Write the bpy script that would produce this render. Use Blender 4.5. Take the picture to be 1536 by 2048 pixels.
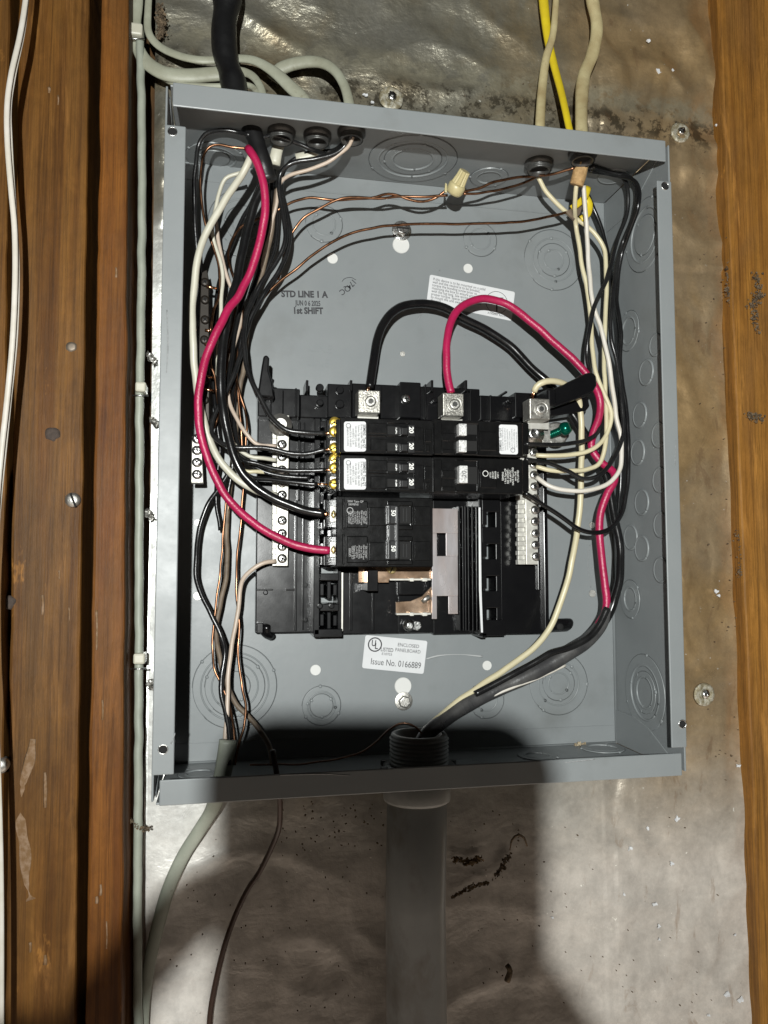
import bpy, bmesh, math, random
from mathutils import Vector, Matrix, noise
random.seed(7)
for o in list(bpy.data.objects): bpy.data.objects.remove(o, do_unlink=True)
sc = bpy.context.scene
COL = sc.collection
V = Vector
# ------------------------------------------------------------------ camera
CAM = V((-0.13896, -0.60781, -0.08601)); FPX = 1557.95
RX = V((0.9802, -0.1979, -0.0002)).normalized()
RY = V((0.1974, 0.9777, 0.0712)).normalized()
RZ = RX.cross(RY).normalized(); RX = RY.cross(RZ).normalized()
cd = bpy.data.cameras.new('camera'); cam = bpy.data.objects.new('camera', cd); COL.objects.link(cam)
m = Matrix.Identity(4)
for i in range(3):
    m[i][0] = RX[i]; m[i][1] = RZ[i]; m[i][2] = -RY[i]; m[i][3] = CAM[i]
cam.matrix_world = m
cd.sensor_fit = 'VERTICAL'; cd.sensor_height = 24; cd.lens = FPX/2048*24
cd.clip_start = 0.01; cd.clip_end = 50
sc.camera = cam
# ------------------------------------------------------------------ world and lamp
w = bpy.data.worlds.new('World'); sc.world = w; w.use_nodes = True
bg = w.node_tree.nodes['Background']
bg.inputs[1].default_value = 1.0
_N = w.node_tree.nodes; _L = w.node_tree.links.new      # dim warm surround, with an added glow from below to lift outside shadows
_tc = _N.new('ShaderNodeTexCoord'); _sp = _N.new('ShaderNodeSeparateXYZ'); _L(_tc.outputs['Generated'], _sp.inputs[0])
_mr = _N.new('ShaderNodeMapRange'); _mr.interpolation_type = 'SMOOTHSTEP'; _mr.inputs[1].default_value = -.40; _mr.inputs[2].default_value = -.92; _L(_sp.outputs[2], _mr.inputs[0])
_mx = _N.new('ShaderNodeMix'); _mx.data_type = 'RGBA'; _L(_mr.outputs[0], _mx.inputs[0])
_mx.inputs[6].default_value = (.010, .0085, .007, 1); _mx.inputs[7].default_value = (1.3, 1.1, .92, 1); _L(_mx.outputs[2], bg.inputs[0])
LAMP = V((-0.208, -0.913, -0.017))
ld = bpy.data.lights.new('headlamp_light', 'SPOT'); ld.energy = 56; ld.color = (0.98, 1.0, 0.97)
ld.shadow_soft_size = 0.006; ld.spot_size = math.radians(150); ld.spot_blend = 1.0
lo = bpy.data.objects.new('headlamp_light', ld); COL.objects.link(lo); lo.location = LAMP
lo.rotation_euler = (V((0.34, 0, 0.02))-LAMP).to_track_quat('-Z', 'Y').to_euler()
sc.view_settings.view_transform = 'Standard'; sc.view_settings.look = 'None'
sc.view_settings.exposure = 0; sc.view_settings.gamma = 1
sc.view_settings.use_curve_mapping = False
sc.render.engine = 'CYCLES'

# ------------------------------------------------------------------ helpers
def ray(px, py): return RX*((px-768)/FPX) + RY - RZ*((py-1024)/FPX)
def at(px, py, h):                       # photo pixel -> point h mm in front of the box back
    d = ray(px, py); return CAM + d*((-h/1000-CAM.y)/d.y)
def atx(px, py, x):
    d = ray(px, py); return CAM + d*((x-CAM.x)/d.x)
def atz(px, py, z):
    d = ray(px, py); return CAM + d*((z-CAM.z)/d.z)
def pxm(P): return (V(P)-CAM).dot(RY)/FPX        # metres per pixel at P

class MB:
    def __init__(s): s.v = []; s.f = []; s.m = []; s.sm = []
    def add(s, vs, fs, mi=0, smooth=False):
        n = len(s.v); s.v += [V(p) for p in vs]
        for f in fs: s.f.append([i+n for i in f]); s.m.append(mi); s.sm.append(smooth)
        return s
    def box(s, a, b, mi=0):
        x0, x1 = sorted((a[0], b[0])); y0, y1 = sorted((a[1], b[1])); z0, z1 = sorted((a[2], b[2]))
        vs = [(x0,y0,z0),(x1,y0,z0),(x1,y1,z0),(x0,y1,z0),(x0,y0,z1),(x1,y0,z1),(x1,y1,z1),(x0,y1,z1)]
        return s.add(vs, [(0,3,2,1),(4,5,6,7),(0,1,5,4),(1,2,6,5),(2,3,7,6),(3,0,4,7)], mi)
    def pb(s, x0, y0, x1, y1, h1, h0, mi=0):      # box whose front face covers these photo pixels
        xm, ym = (x0+x1)/2, (y0+y1)/2
        return s.box((at(x0,ym,h1).x, -h1/1000, at(xm,y0,h1).z), (at(x1,ym,h1).x, -h0/1000, at(xm,y1,h1).z), mi)
    def poly(s, pts, d, mi=0):                    # prism: closed loop of points extruded by d
        n = len(pts); d = V(d); vs = [V(p) for p in pts] + [V(p)+d for p in pts]
        fs = [list(range(n)), list(range(2*n-1, n-1, -1))] + [(i, n+i, n+(i+1) % n, (i+1) % n) for i in range(n)]
        return s.add(vs, fs, mi)
    def lathe(s, c, prof, n=32, ax=(0,-1,0), mi=0, smooth=True, cap=True, flute=0):
        ax = V(ax).normalized(); u = ax.orthogonal().normalized(); w_ = ax.cross(u); vs = []; fs = []
        for (r, t) in prof:
            for k in range(n):
                a = 2*math.pi*k/n; rr = r*(1-flute*(k % 2))
                vs.append(V(c)+ax*t+(u*math.cos(a)+w_*math.sin(a))*rr)
        for j in range(len(prof)-1):
            for k in range(n):
                k2 = (k+1) % n; fs.append((j*n+k, j*n+k2, (j+1)*n+k2, (j+1)*n+k))
        s.add(vs, fs, mi, smooth)
        if cap:
            n0 = len(s.v)-len(vs)
            s.f.append([n0+k for k in range(n)][::-1]); s.m.append(mi); s.sm.append(False)
            s.f.append([n0+(len(prof)-1)*n+k for k in range(n)]); s.m.append(mi); s.sm.append(False)
        return s
    def tube(s, P, ra, rb=None, n=10, mi=0, flat=False, fluct=0.0, radii=None):
        P = [V(p) for p in P]; vs = []; fs = []; N = len(P)
        T = [((P[min(i+1,N-1)]-P[max(i-1,0)])).normalized() for i in range(N)]
        nrm = T[0].orthogonal().normalized()
        for i in range(N):
            if flat:
                nn = V((0,-1,0)); nn = (nn-T[i]*nn.dot(T[i]))
                nrm = nn.normalized() if nn.length > .25 else (nrm-T[i]*nrm.dot(T[i])).normalized()
            else: nrm = (nrm-T[i]*nrm.dot(T[i])).normalized()
            b = T[i].cross(nrm); k_ = radii[i] if radii else 1
            k_ *= 1+fluct*noise.noise(P[i]*60+V((ra*999,0,0)))
            for k in range(n):
                a = 2*math.pi*k/n
                vs.append(P[i]+b*(math.cos(a)*ra*k_)+nrm*(math.sin(a)*(rb or ra)*k_))
        for i in range(N-1):
            for k in range(n):
                k2 = (k+1) % n; fs.append((i*n+k, i*n+k2, (i+1)*n+k2, (i+1)*n+k))
        fs.append(list(range(n))[::-1]); fs.append([(N-1)*n+k for k in range(n)])
        return s.add(vs, fs, mi, True)
    def text(s, txt, o, ex, ez, size, mi=0, ext=0, align='CENTER', sx=1.0, bold=0):
        vs, fs = text_mesh(txt, align, bold); ex = V(ex).normalized(); ez = V(ez).normalized(); nn = ez.cross(ex)
        pts = [V(o)+ex*(p[0]*size*sx)+ez*(p[1]*size) for p in vs]
        if not ext: return s.add(pts, fs, mi)
        return s.add(pts, fs, mi).add([p+V((0,-ext,0)) for p in pts], fs, mi)

_tc = {}
def text_mesh(t, align='CENTER', bold=0):
    k = (t, align, bold)
    if k in _tc: return _tc[k]
    c = bpy.data.curves.new('t', 'FONT'); c.body = t; c.align_x = align; c.align_y = 'CENTER'; c.resolution_u = 3; c.offset = bold
    o = bpy.data.objects.new('t', c); COL.objects.link(o); bpy.context.view_layer.update()
    me = bpy.data.meshes.new_from_object(o)
    r = ([tuple(v.co) for v in me.vertices], [tuple(p.vertices) for p in me.polygons])
    bpy.data.objects.remove(o); bpy.data.curves.remove(c); bpy.data.meshes.remove(me)
    _tc[k] = r; return r

WL = {}
def tag(o, label, cat, group=None, kind=None):
    if label: o['label'] = label
    if cat: o['category'] = cat
    if group: o['group'] = group
    if kind: o['kind'] = kind
    return o
def thing(name, label, cat, loc=(0,0,0), group=None):
    o = bpy.data.objects.new(name, None); COL.objects.link(o); o.location = loc; o.empty_display_size = .01
    WL[o] = V(loc); return tag(o, label, cat, group)
def obj(name, mb, mats, parent=None, bev=0, loc=None, sub=0, seg=2):
    org = WL[parent] if parent else (V(loc) if loc is not None else V((0,0,0)))
    me = bpy.data.meshes.new(name)
    me.from_pydata([v-org for v in mb.v], [], mb.f)
    if not isinstance(mats, (list, tuple)): mats = [mats]
    for x in mats: me.materials.append(x)
    me.polygons.foreach_set('material_index', mb.m); me.polygons.foreach_set('use_smooth', mb.sm)
    me.update()
    o = bpy.data.objects.new(name, me); COL.objects.link(o)
    if parent: o.parent = parent
    else: o.location = org
    WL[o] = org
    if bev:
        b = o.modifiers.new('b', 'BEVEL'); b.width = bev; b.segments = seg; b.limit_method = 'ANGLE'; b.angle_limit = math.radians(40)
    if sub:
        b = o.modifiers.new('s', 'SUBSURF'); b.levels = b.render_levels = sub
    return o
def inst(mesh, name, loc, parent, rot=0):       # part sharing mesh data, at world loc
    o = bpy.data.objects.new(name, mesh); COL.objects.link(o); o.parent = parent
    o.location = V(loc)-WL[parent]; o.rotation_euler = (0, rot, 0); WL[o] = V(loc); return o
def crom(pts, step=.003):
    P = [V(p) for p in pts]; P = [P[0]*2-P[1]]+P+[P[-1]*2-P[-2]]; out = []
    for i in range(1, len(P)-2):
        a, b, c, d = P[i-1:i+3]; n = max(2, int((c-b).length/step))
        for k in range(n):
            t = k/n
            out.append(.5*((2*b)+(c-a)*t+(2*a-5*b+4*c-d)*t*t+(-a+3*b-3*c+d)*t**3))
    out.append(P[-2]); return out

# ------------------------------------------------------------------ materials
def mat(name, c1, rough=.5, metal=0, c2=None, scale=20, det=6, stretch=(1,1,1), bump=0, bscale=None, lo=.35, hi=.65,
        rvar=0, c3=None, c3scale=8, c3lo=.55, c3hi=.7, spec=.5, coat=0, world=False, bdist=.001):
    M = bpy.data.materials.new(name); M.use_nodes = True; N = M.node_tree.nodes; Lk = M.node_tree.links.new
    B = N['Principled BSDF']; B.inputs['Base Color'].default_value = (*c1, 1); B.inputs['Roughness'].default_value = rough
    B.inputs['Metallic'].default_value = metal; B.inputs['Specular IOR Level'].default_value = spec
    B.inputs['Coat Weight'].default_value = coat; B.inputs['Coat Roughness'].default_value = .15
    tc = N.new('ShaderNodeTexCoord'); mp = N.new('ShaderNodeMapping'); mp.inputs['Scale'].default_value = stretch
    Lk(tc.outputs['Object'], mp.inputs[0])
    def nz(sc_, d=6, rough_=.6):
        n = N.new('ShaderNodeTexNoise'); n.inputs['Scale'].default_value = sc_; n.inputs['Detail'].default_value = d
        n.inputs['Roughness'].default_value = rough_; Lk(mp.outputs[0], n.inputs['Vector']); return n
    def ramp(src, a, b):
        r = N.new('ShaderNodeMapRange'); r.inputs[1].default_value = a; r.inputs[2].default_value = b; Lk(src, r.inputs[0]); return r.outputs[0]
    def mix(f, a, b):
        x = N.new('ShaderNodeMix'); x.data_type = 'RGBA'; Lk(f, x.inputs[0])
        for s_, v in ((6, a), (7, b)):
            if isinstance(v, tuple): x.inputs[s_].default_value = (*v, 1)
            else: Lk(v, x.inputs[s_])
        return x.outputs[2]
    if c2 or rvar: n1 = nz(scale, det)
    col = None
    if c2: col = mix(ramp(n1.outputs[0], lo, hi), c1, c2)
    if c3:
        n3 = nz(c3scale, 5); col = mix(ramp(n3.outputs[0], c3lo, c3hi), col or c1, c3)
    if col: Lk(col, B.inputs['Base Color'])
    if rvar:
        r = N.new('ShaderNodeMapRange'); r.inputs[3].default_value = rough-rvar; r.inputs[4].default_value = rough+rvar
        r.inputs[1].default_value = .3; r.inputs[2].default_value = .7
        n4 = nz(scale*1.7, 5); Lk(n4.outputs[0], r.inputs[0]); Lk(r.outputs[0], B.inputs['Roughness'])
    if bump:
        b = N.new('ShaderNodeBump'); b.inputs['Strength'].default_value = bump; b.inputs['Distance'].default_value = bdist
        n5 = nz(bscale or scale*3, 5); Lk(n5.outputs[0], b.inputs['Height']); Lk(b.outputs[0], B.inputs['Normal'])
    M['nodes'] = 1
    return M
paint = mat('grey_enamel', (.168,.182,.186), .41, 0, (.180,.193,.196), 22, det=9, rvar=.06, bump=.12, bscale=180, bdist=.0005, c3=(.130,.138,.136), c3scale=13, c3lo=.56, c3hi=.8, spec=.38)
paint_edge = paint
blk = mat('black_plastic', (.0035,.0035,.004), .22, 0, (.0045,.0045,.005), 60, spec=.4, rvar=.02, bump=.05, bscale=900, bdist=.0002)
blk2 = mat('black_breaker_case', (.004,.004,.0042), .21, 0, (.006,.006,.006), 90, spec=.33, rvar=.04, bump=.12, bscale=900, bdist=.0003)
blkh = mat('black_handle', (.006,.006,.0065), .3)
cutm = mat('cut_edge', (.04,.043,.043), .4)
hole = mat('dark_cavity', (.004,.004,.004), .9)
lugm = mat('lug_metal', (.40,.385,.35), .36, .85, (.30,.29,.26), 220, rvar=.1, bump=.3, bscale=900)
steel = mat('zinc_steel', (.62,.62,.60), .28, 1, (.42,.42,.41), 300, rvar=.1, bump=.2, bscale=700)
tin = mat('tinned_aluminium', (.50,.49,.46), .42, .9, (.38,.37,.34), 200, rvar=.1, bump=.25, bscale=900)
tinbar = mat('tinned_bar', (.50,.49,.45), .45, .4, (.40,.39,.355), 160, rvar=.1)
bus = mat('plated_bus_bar', (.46,.36,.34), .22, .7, (.56,.50,.48), 25, stretch=(1,1,.3), rvar=.08, c3=(.66,.66,.70), c3scale=14)
brass = mat('brass_screw', (.70,.50,.09), .3, .8, (.55,.37,.06), 400)
brasspale = mat('pale_brass_screw', (.62,.52,.25), .35, .8)
green = mat('green_screw', (.0,.11,.07), .22, .7)
copper = mat('bare_copper', (.27,.135,.075), .32, 1, (.15,.078,.045), 90, rvar=.1)
coppero = mat('oxidised_copper', (.22,.12,.075), .35, .8, (.13,.07,.045), 120, rvar=.1)
coppb = mat('bright_copper', (.80,.42,.24), .22, 1)
wblack = mat('black_insulation', (.0045,.0045,.005), .24, 0, (.007,.007,.007), 60, rvar=.05, spec=.4, bump=.06, bscale=500)
wblack2 = mat('worn_black_insulation', (.006,.006,.0065), .25, 0, (.013,.013,.013), 70, rvar=.06, spec=.4, bump=.08, bscale=500)
wred = mat('red_insulation', (.33,.009,.060), .36, 0, (.27,.007,.046), 40, bump=.3, bscale=700)
wwhite = mat('white_insulation', (0.5460,0.5148,0.4680), .38, 0, (0.4680,0.4368,0.3744), 60)
wcream = mat('cream_insulation', (0.5148,0.4680,0.3120), .38, 0, (0.4524,0.4056,0.2652), 50)
wbone = mat('bone_insulation', (0.4836,0.4680,0.3900), .42, 0, (0.4212,0.4056,0.3276), 50)
wpink = mat('aged_white_insulation', (0.4480,0.3680,0.3040), .42, 0, (0.3600,0.2880,0.2240), 60)
wtan = mat('tan_paper_wrapped', (.17,.13,.09), .6, 0, (.09,.065,.045), 90, bump=.4)
gcab = mat('grey_cable_jacket', (0.3060,0.3145,0.2465), .5, 0, (0.2380,0.2380,0.1785), 40, c3=(0.1360,0.1190,0.0765), c3scale=90, c3lo=.64, c3hi=.78, bump=.3, bscale=150)
gcab2 = mat('pale_grey_cable_jacket', (0.2805,0.2975,0.2465), .5, 0, (0.2210,0.2380,0.1955), 40, c3=(0.1105,0.1020,0.0765), c3scale=110, c3lo=.66, c3hi=.8, bump=.3, bscale=150)
ycab = mat('yellow_cable_jacket', (0.5760,0.4480,0.0160), .42, 0, (0.4960,0.3680,0.0160), 50, bump=.2)
ccab = mat('cream_cable_jacket', (0.4420,0.3825,0.2125), .55, 0, (0.3060,0.2380,0.1190), 45, c3=(0.1445,0.1020,0.0510), c3scale=60, c3lo=.6, c3hi=.8, bump=.4, bscale=120)
bcab = mat('black_cable_jacket', (.005,.005,.0055), .42, 0, (.009,.009,.009), 40, bump=.4, bscale=120, rvar=.1)
scab = mat('scuffed_dark_jacket', (.034,.034,.035), .32, 0, (.085,.083,.08), 45, stretch=(1,1,1), lo=.4, hi=.75, rvar=.1, bump=.35, bscale=160)
brn = mat('brown_wire_jacket', (.055,.028,.018), .42, 0, (.035,.018,.012), 60)
kraft = mat('kraft_paper', (.42,.27,.12), .8, 0, (.22,.13,.05), 160, bump=.9, bscale=350)
tancap = mat('tan_plastic', (0.4250,0.3740,0.2040), .38, 0, (0.3740,0.3230,0.1700), 100)
pipe = mat('grey_pvc', (.27,.28,.275), .30, 0, (.33,.34,.335), 30, stretch=(1,1,.6), c3=(.22,.21,.19), c3scale=26, c3lo=.5, c3hi=.62, bump=.3)
pvcd = mat('dark_pvc_fitting', (.17,.175,.165), .42, 0, (.22,.22,.21), 50, bump=.2)
die = mat('dark_zinc_bushing', (.045,.045,.044), .38, .5, (.085,.085,.08), 80, bump=.3)
sticker = mat('white_sticker', (0.5000,0.5050,0.5120), .6, 0, (0.5460,0.5538,0.5616), 30, spec=.25)
ink = mat('black_ink', (.015,.015,.018), .6)
inkg = mat('grey_ink', (.16,.16,.18), .6)
wink = mat('white_print', (0.6375,0.6375,0.6120), .5)
winkd = mat('dull_white_print', (.30,.30,.30), .5)
whitep = mat('scratched_white_plastic', (.55,.55,.54), .4, 0, (.25,.25,.25), 900, lo=.45, hi=.6)
foamw = mat('white_foil_behind_holes', (0.5270,0.5270,0.5084), .5)
dirt = mat('dirt', (.16,.115,.07), .95, 0, (.05,.035,.02), 300, bump=1, bscale=500)
dirtp = mat('pale_debris', (.45,.38,.26), .9, 0, (.2,.15,.09), 300, bump=1, bscale=500)
skin = mat('skin', (.5,.3,.2), .5, 0, (.45,.26,.17), 40)
phonem = mat('phone_case', (.02,.02,.022), .3)
glassm = mat('phone_screen', (.01,.01,.012), .08)

def wood(name, c1, c2, c3, seed=0):
    M = bpy.data.materials.new(name); M.use_nodes = True; N = M.node_tree.nodes; Lk = M.node_tree.links.new
    B = N['Principled BSDF']; B.inputs['Roughness'].default_value = .55; B.inputs['Specular IOR Level'].default_value = .18
    tc = N.new('ShaderNodeTexCoord')
    def mp(s):
        m_ = N.new('ShaderNodeMapping'); m_.inputs['Scale'].default_value = s; m_.inputs['Location'].default_value = (seed, seed*2, seed*3)
        Lk(tc.outputs['Object'], m_.inputs[0]); return m_.outputs[0]
    def nz(v, s, d=5, r=.6, dist=0):
        n = N.new('ShaderNodeTexNoise'); n.inputs['Scale'].default_value = s; n.inputs['Detail'].default_value = d
        n.inputs['Roughness'].default_value = r; n.inputs['Distortion'].default_value = dist; Lk(v, n.inputs['Vector']); return n.outputs[0]
    def rg(src, a, b, c=0, d=1):
        r = N.new('ShaderNodeMapRange'); r.inputs[1].default_value = a; r.inputs[2].default_value = b
        r.inputs[3].default_value = c; r.inputs[4].default_value = d; Lk(src, r.inputs[0]); return r.outputs[0]
    def mix(f, a, b):
        x = N.new('ShaderNodeMix'); x.data_type = 'RGBA'; Lk(f, x.inputs[0])
        for s_, v in ((6, a), (7, b)):
            if isinstance(v, tuple): x.inputs[s_].default_value = (*v, 1)
            else: Lk(v, x.inputs[s_])
        return x.outputs[2]
    grain = nz(mp((110, 110, 3.5)), 1, 7, .65, .6); fine = nz(mp((620, 620, 9)), 1, 5, .7, .3)
    big = nz(mp((14, 14, 3)), 1, 4, .6, 1.2); spots = nz(mp((45, 45, 16)), 1, 5, .7)
    c1 = (c1[0]*.97, c1[1]*.90, c1[2]*.72); c2 = (c2[0]*.85, c2[1]*.76, c2[2]*.62); c = mix(rg(grain, .36, .64), c1, c2); c = mix(rg(big, .45, .72), c, c3)
    c = mix(rg(fine, .50, .66, 0, .42), c, tuple(x*.45 for x in c3))
    c = mix(rg(spots, .66, .74, 0, .7), c, tuple(min(1, x*2.6) for x in c1))
    c = mix(rg(nz(mp((30, 30, 12)), 1, 4, .7), .66, .75, 0, .7), c, tuple(x*.3 for x in c1))
    c = mix(rg(nz(mp((300, 300, 5)), 1, 6, .75, .8), .50, .62, 0, .55), c, tuple(q*.42 for q in c2))
    wear = nz(mp((70, 70, 7)), 1, 6, .7, .4)
    c = mix(rg(wear, .56, .74, 0, .5), c, tuple(min(1, x*1.9+.012) for x in c1))
    x = N.new('ShaderNodeMix'); x.data_type = 'RGBA'; x.blend_type = 'MULTIPLY'; x.inputs[0].default_value = 1
    Lk(c, x.inputs[6]); Lk(rg(nz(mp((70, 70, 30)), 1, 7, .78, .5), .3, .7, .76, 1.2), x.inputs[7]); c = x.outputs[2]
    c = mix(rg(nz(mp((22, 22, 9)), 1, 3, .5, 1), .62, .74, 0, .45), c, tuple(q*.55 for q in c2))
    Lk(c, B.inputs['Base Color'])
    b = N.new('ShaderNodeBump'); b.inputs['Strength'].default_value = .45; b.inputs['Distance'].default_value = .001
    a_ = N.new('ShaderNodeMath'); a_.operation = 'ADD'; Lk(grain, a_.inputs[0]); Lk(fine, a_.inputs[1]); Lk(a_.outputs[0], b.inputs['Height'])
    Lk(b.outputs[0], B.inputs['Normal']); return M
woodA = wood('weathered_pine', (0.1558,0.0754,0.0197), (0.1025,0.0451,0.0107), (0.0820,0.0410,0.0131), 1)
woodB = wood('orange_pine', (0.1760,0.0704,0.0144), (0.1040,0.0368,0.0072), (0.1200,0.0520,0.0136), 5)
woodC = wood('golden_pine', (.30,.150,.036), (.20,.094,.022), (.15,.075,.024), 9)
woodD = wood('cavity_shade_pine', (.10,.055,.025), (.06,.033,.016), (.05,.03,.016), 12)  # dark colour stands in for the shade of the wall cavity

def foil_material():
    M = bpy.data.materials.new('stained_foil_facing'); M.use_nodes = True; N = M.node_tree.nodes; Lk = M.node_tree.links.new
    B = N['Principled BSDF']; tc = N.new('ShaderNodeTexCoord'); sep = N.new('ShaderNodeSeparateXYZ'); Lk(tc.outputs['Object'], sep.inputs[0])
    def nz(s, d=6, r=.6, st=(1,1,1), dist=0, off=0):
        mp = N.new('ShaderNodeMapping'); mp.inputs['Scale'].default_value = st; mp.inputs['Location'].default_value = (off, off, off)
        Lk(tc.outputs['Object'], mp.inputs[0])
        n = N.new('ShaderNodeTexNoise'); n.inputs['Scale'].default_value = s; n.inputs['Detail'].default_value = d
        n.inputs['Roughness'].default_value = r; n.inputs['Distortion'].default_value = dist; Lk(mp.outputs[0], n.inputs['Vector']); return n.outputs[0]
    def rg(src, a, b, c=0, d=1):
        r = N.new('ShaderNodeMapRange'); r.inputs[1].default_value = a; r.inputs[2].default_value = b
        r.inputs[3].default_value = c; r.inputs[4].default_value = d; Lk(src, r.inputs[0]); return r.outputs[0]
    def ma(op, a, b):
        x = N.new('ShaderNodeMath'); x.operation = op; x.use_clamp = False
        for i, v in enumerate((a, b)):
            if isinstance(v, (int, float)): x.inputs[i].default_value = v
            else: Lk(v, x.inputs[i])
        return x.outputs[0]
    def mix(f, a, b):
        x = N.new('ShaderNodeMix'); x.data_type = 'RGBA'; Lk(f, x.inputs[0])
        for s_, v in ((6, a), (7, b)):
            if isinstance(v, tuple): x.inputs[s_].default_value = (*v, 1)
            else: Lk(v, x.inputs[s_])
        return x.outputs[2]
    big = nz(7, 5, .6, dist=.5); med = nz(24, 7, .65, off=3); fine = nz(130, 6, .7, off=7)
    # tan stains with the brown room reflection painted in, stronger to right and top
    right = rg(sep.outputs[0], .12, .24); low = rg(sep.outputs[2], -.22, -.34)
    tanf = ma('MULTIPLY', ma('ADD', ma('MULTIPLY', right, .75), rg(big, .5, .75, 0, .5)), ma('SUBTRACT', 1.0, ma('MULTIPLY', low, .8)))
    c = mix(rg(med, .35, .65), (.36, .355, .32), (.26, .25, .215))
    top = rg(sep.outputs[2], .16, .26)
    c = mix(ma('MULTIPLY', top, rg(big, .35, .6, .25, .8)), c, (.20, .18, .12))
    c = mix(rg(tanf, 0, 1), c, (.42, .285, .14))
    left = rg(sep.outputs[0], -.11, -.17)
    c = mix(ma('MULTIPLY', left, rg(sep.outputs[2], .2, .12)), c, (.85, .86, .83))  # lamp glare on the left foil painted as near-white colour
    c = mix(ma('MULTIPLY', low, .75), c, (.50, .455, .41))  # paler lower colour put in to brighten the shadowed foil
    c = mix(rg(fine, .68, .74, 0, .6), c, (.10, .07, .045))
    c = mix(rg(nz(210, 4, .6, off=11), .70, .74, 0, .9), c, (.8, .78, .7))
    # a band of worn scrim near the top
    band = ma('MULTIPLY', rg(ma('ABSOLUTE', ma('ADD', ma('SUBTRACT', sep.outputs[2], .334), ma('MULTIPLY', sep.outputs[0], .03)), 0), .014, .004), rg(nz(60, 6, .7, off=5), .42, .52)); dk_ = ma('MULTIPLY', rg(ma('ABSOLUTE', ma('SUBTRACT', sep.outputs[2], .308), 0), .022, .008), rg(nz(75, 6, .75, off=15), .5, .56)); c = mix(ma('MULTIPLY', dk_, .75), c, (.035, .028, .018))
    c = mix(ma('MULTIPLY', band, .6), c, (.40, .37, .27))
    def mul(c_, f):
        x = N.new('ShaderNodeMix'); x.data_type = 'RGBA'; x.blend_type = 'MULTIPLY'; x.inputs[0].default_value = 1; Lk(c_, x.inputs[6]); Lk(f, x.inputs[7]); return x.outputs[2]
    c = mul(c, rg(nz(42, 8, .78, off=21), .32, .68, .78, 1.2)); c = mul(c, rg(nz(15, 6, .7, dist=.8, off=31), .35, .7, .86, 1.12))
    c = mix(ma('MULTIPLY', rg(nz(34, 6, .7, st=(1.6,1,.6), dist=.5, off=41), .60, .66), rg(sep.outputs[0], .10, .2, .05, .4)), c, (.20, .12, .065))
    c = mix(rg(nz(26, 7, .75, st=(1,1,1), dist=.5, off=51), .66, .72, 0, .35), c, (.75, .72, .64))
    Lk(c, B.inputs['Base Color'])
    Lk(rg(med, .3, .7, .26, .46), B.inputs['Roughness'])
    Lk(ma('SUBTRACT', .62, ma('MULTIPLY', low, .5)), B.inputs['Metallic'])
    b = N.new('ShaderNodeBump'); b.inputs['Distance'].default_value = .003; Lk(ma('ADD', .34, ma('MULTIPLY', ma('MULTIPLY', rg(sep.outputs[2], .2, .25), rg(sep.outputs[0], .25, .0)), .45)), b.inputs['Strength'])
    Lk(ma('ADD', ma('ADD', nz(22, 6, .55, st=(1,1,1.7), dist=.5, off=2), ma('MULTIPLY', nz(90, 4, .55, dist=.3, off=8), .5)), ma('MULTIPLY', fine, .22)), b.inputs['Height']); Lk(b.outputs[0], B.inputs['Normal'])
    return M
foil = foil_material()

# ------------------------------------------------------------------ the setting: wall behind
WY = .0045
def fbm(p): return noise.fractal(p, 1.0, 2.0, 4)
mb = MB(); NX, NZ = 300, 420; X0, X1, Z0, Z1 = -.1965, .3075, -.62, .60
vs = []
for j in range(NZ+1):
    for i in range(NX+1):
        z = Z0+(Z1-Z0)*j/NZ; xl_ = X0-.0104*z; x = xl_+(X1-xl_)*i/NX
        edge = min(1, (x-xl_)/.006, (X1-x)/.006)
        wr = abs(noise.noise(V((x*9+3*noise.noise(V((x*6, 0, z*6))), 4, z*22)))); wr2 = abs(noise.noise(V((x*30, 9, z*14))))
        s = .0085*(.5-wr)*(1.0 if z > .18 else .25)+.0014*(.5-wr2)*(1.6 if x > .17 else .5)
        nearbox = 1.0 if (abs(x) > .188 or abs(z) > .238) else 0.0
        fold = noise.noise(V((x*42+1.6*noise.noise(V((x*12, 2, z*12))), 3, z*9)))
        s += .0042*max(0, fold)*(1.0 if x > .18 else .25); y = WY+.001-max(0, s)*edge*nearbox
        vs.append((x, y, z))
fs = [(j*(NX+1)+i, j*(NX+1)+i+1, (j+1)*(NX+1)+i+1, (j+1)*(NX+1)+i) for j in range(NZ) for i in range(NX)]
mb.add(vs, fs, 0, True)
n0 = len(mb.v); mb.box((X0, WY+.004, Z0), (X1, WY+.024, Z1))
tag(obj('wall', mb, foil), 'crinkled foil faced insulation board wall with brown stains', None, kind='structure')
mb = MB().box((-.8, .03, -1), (.8, .04, 1))
tag(obj('wall_cavity', mb, woodD), 'dark cavity behind the boards', None, kind='structure')

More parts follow.
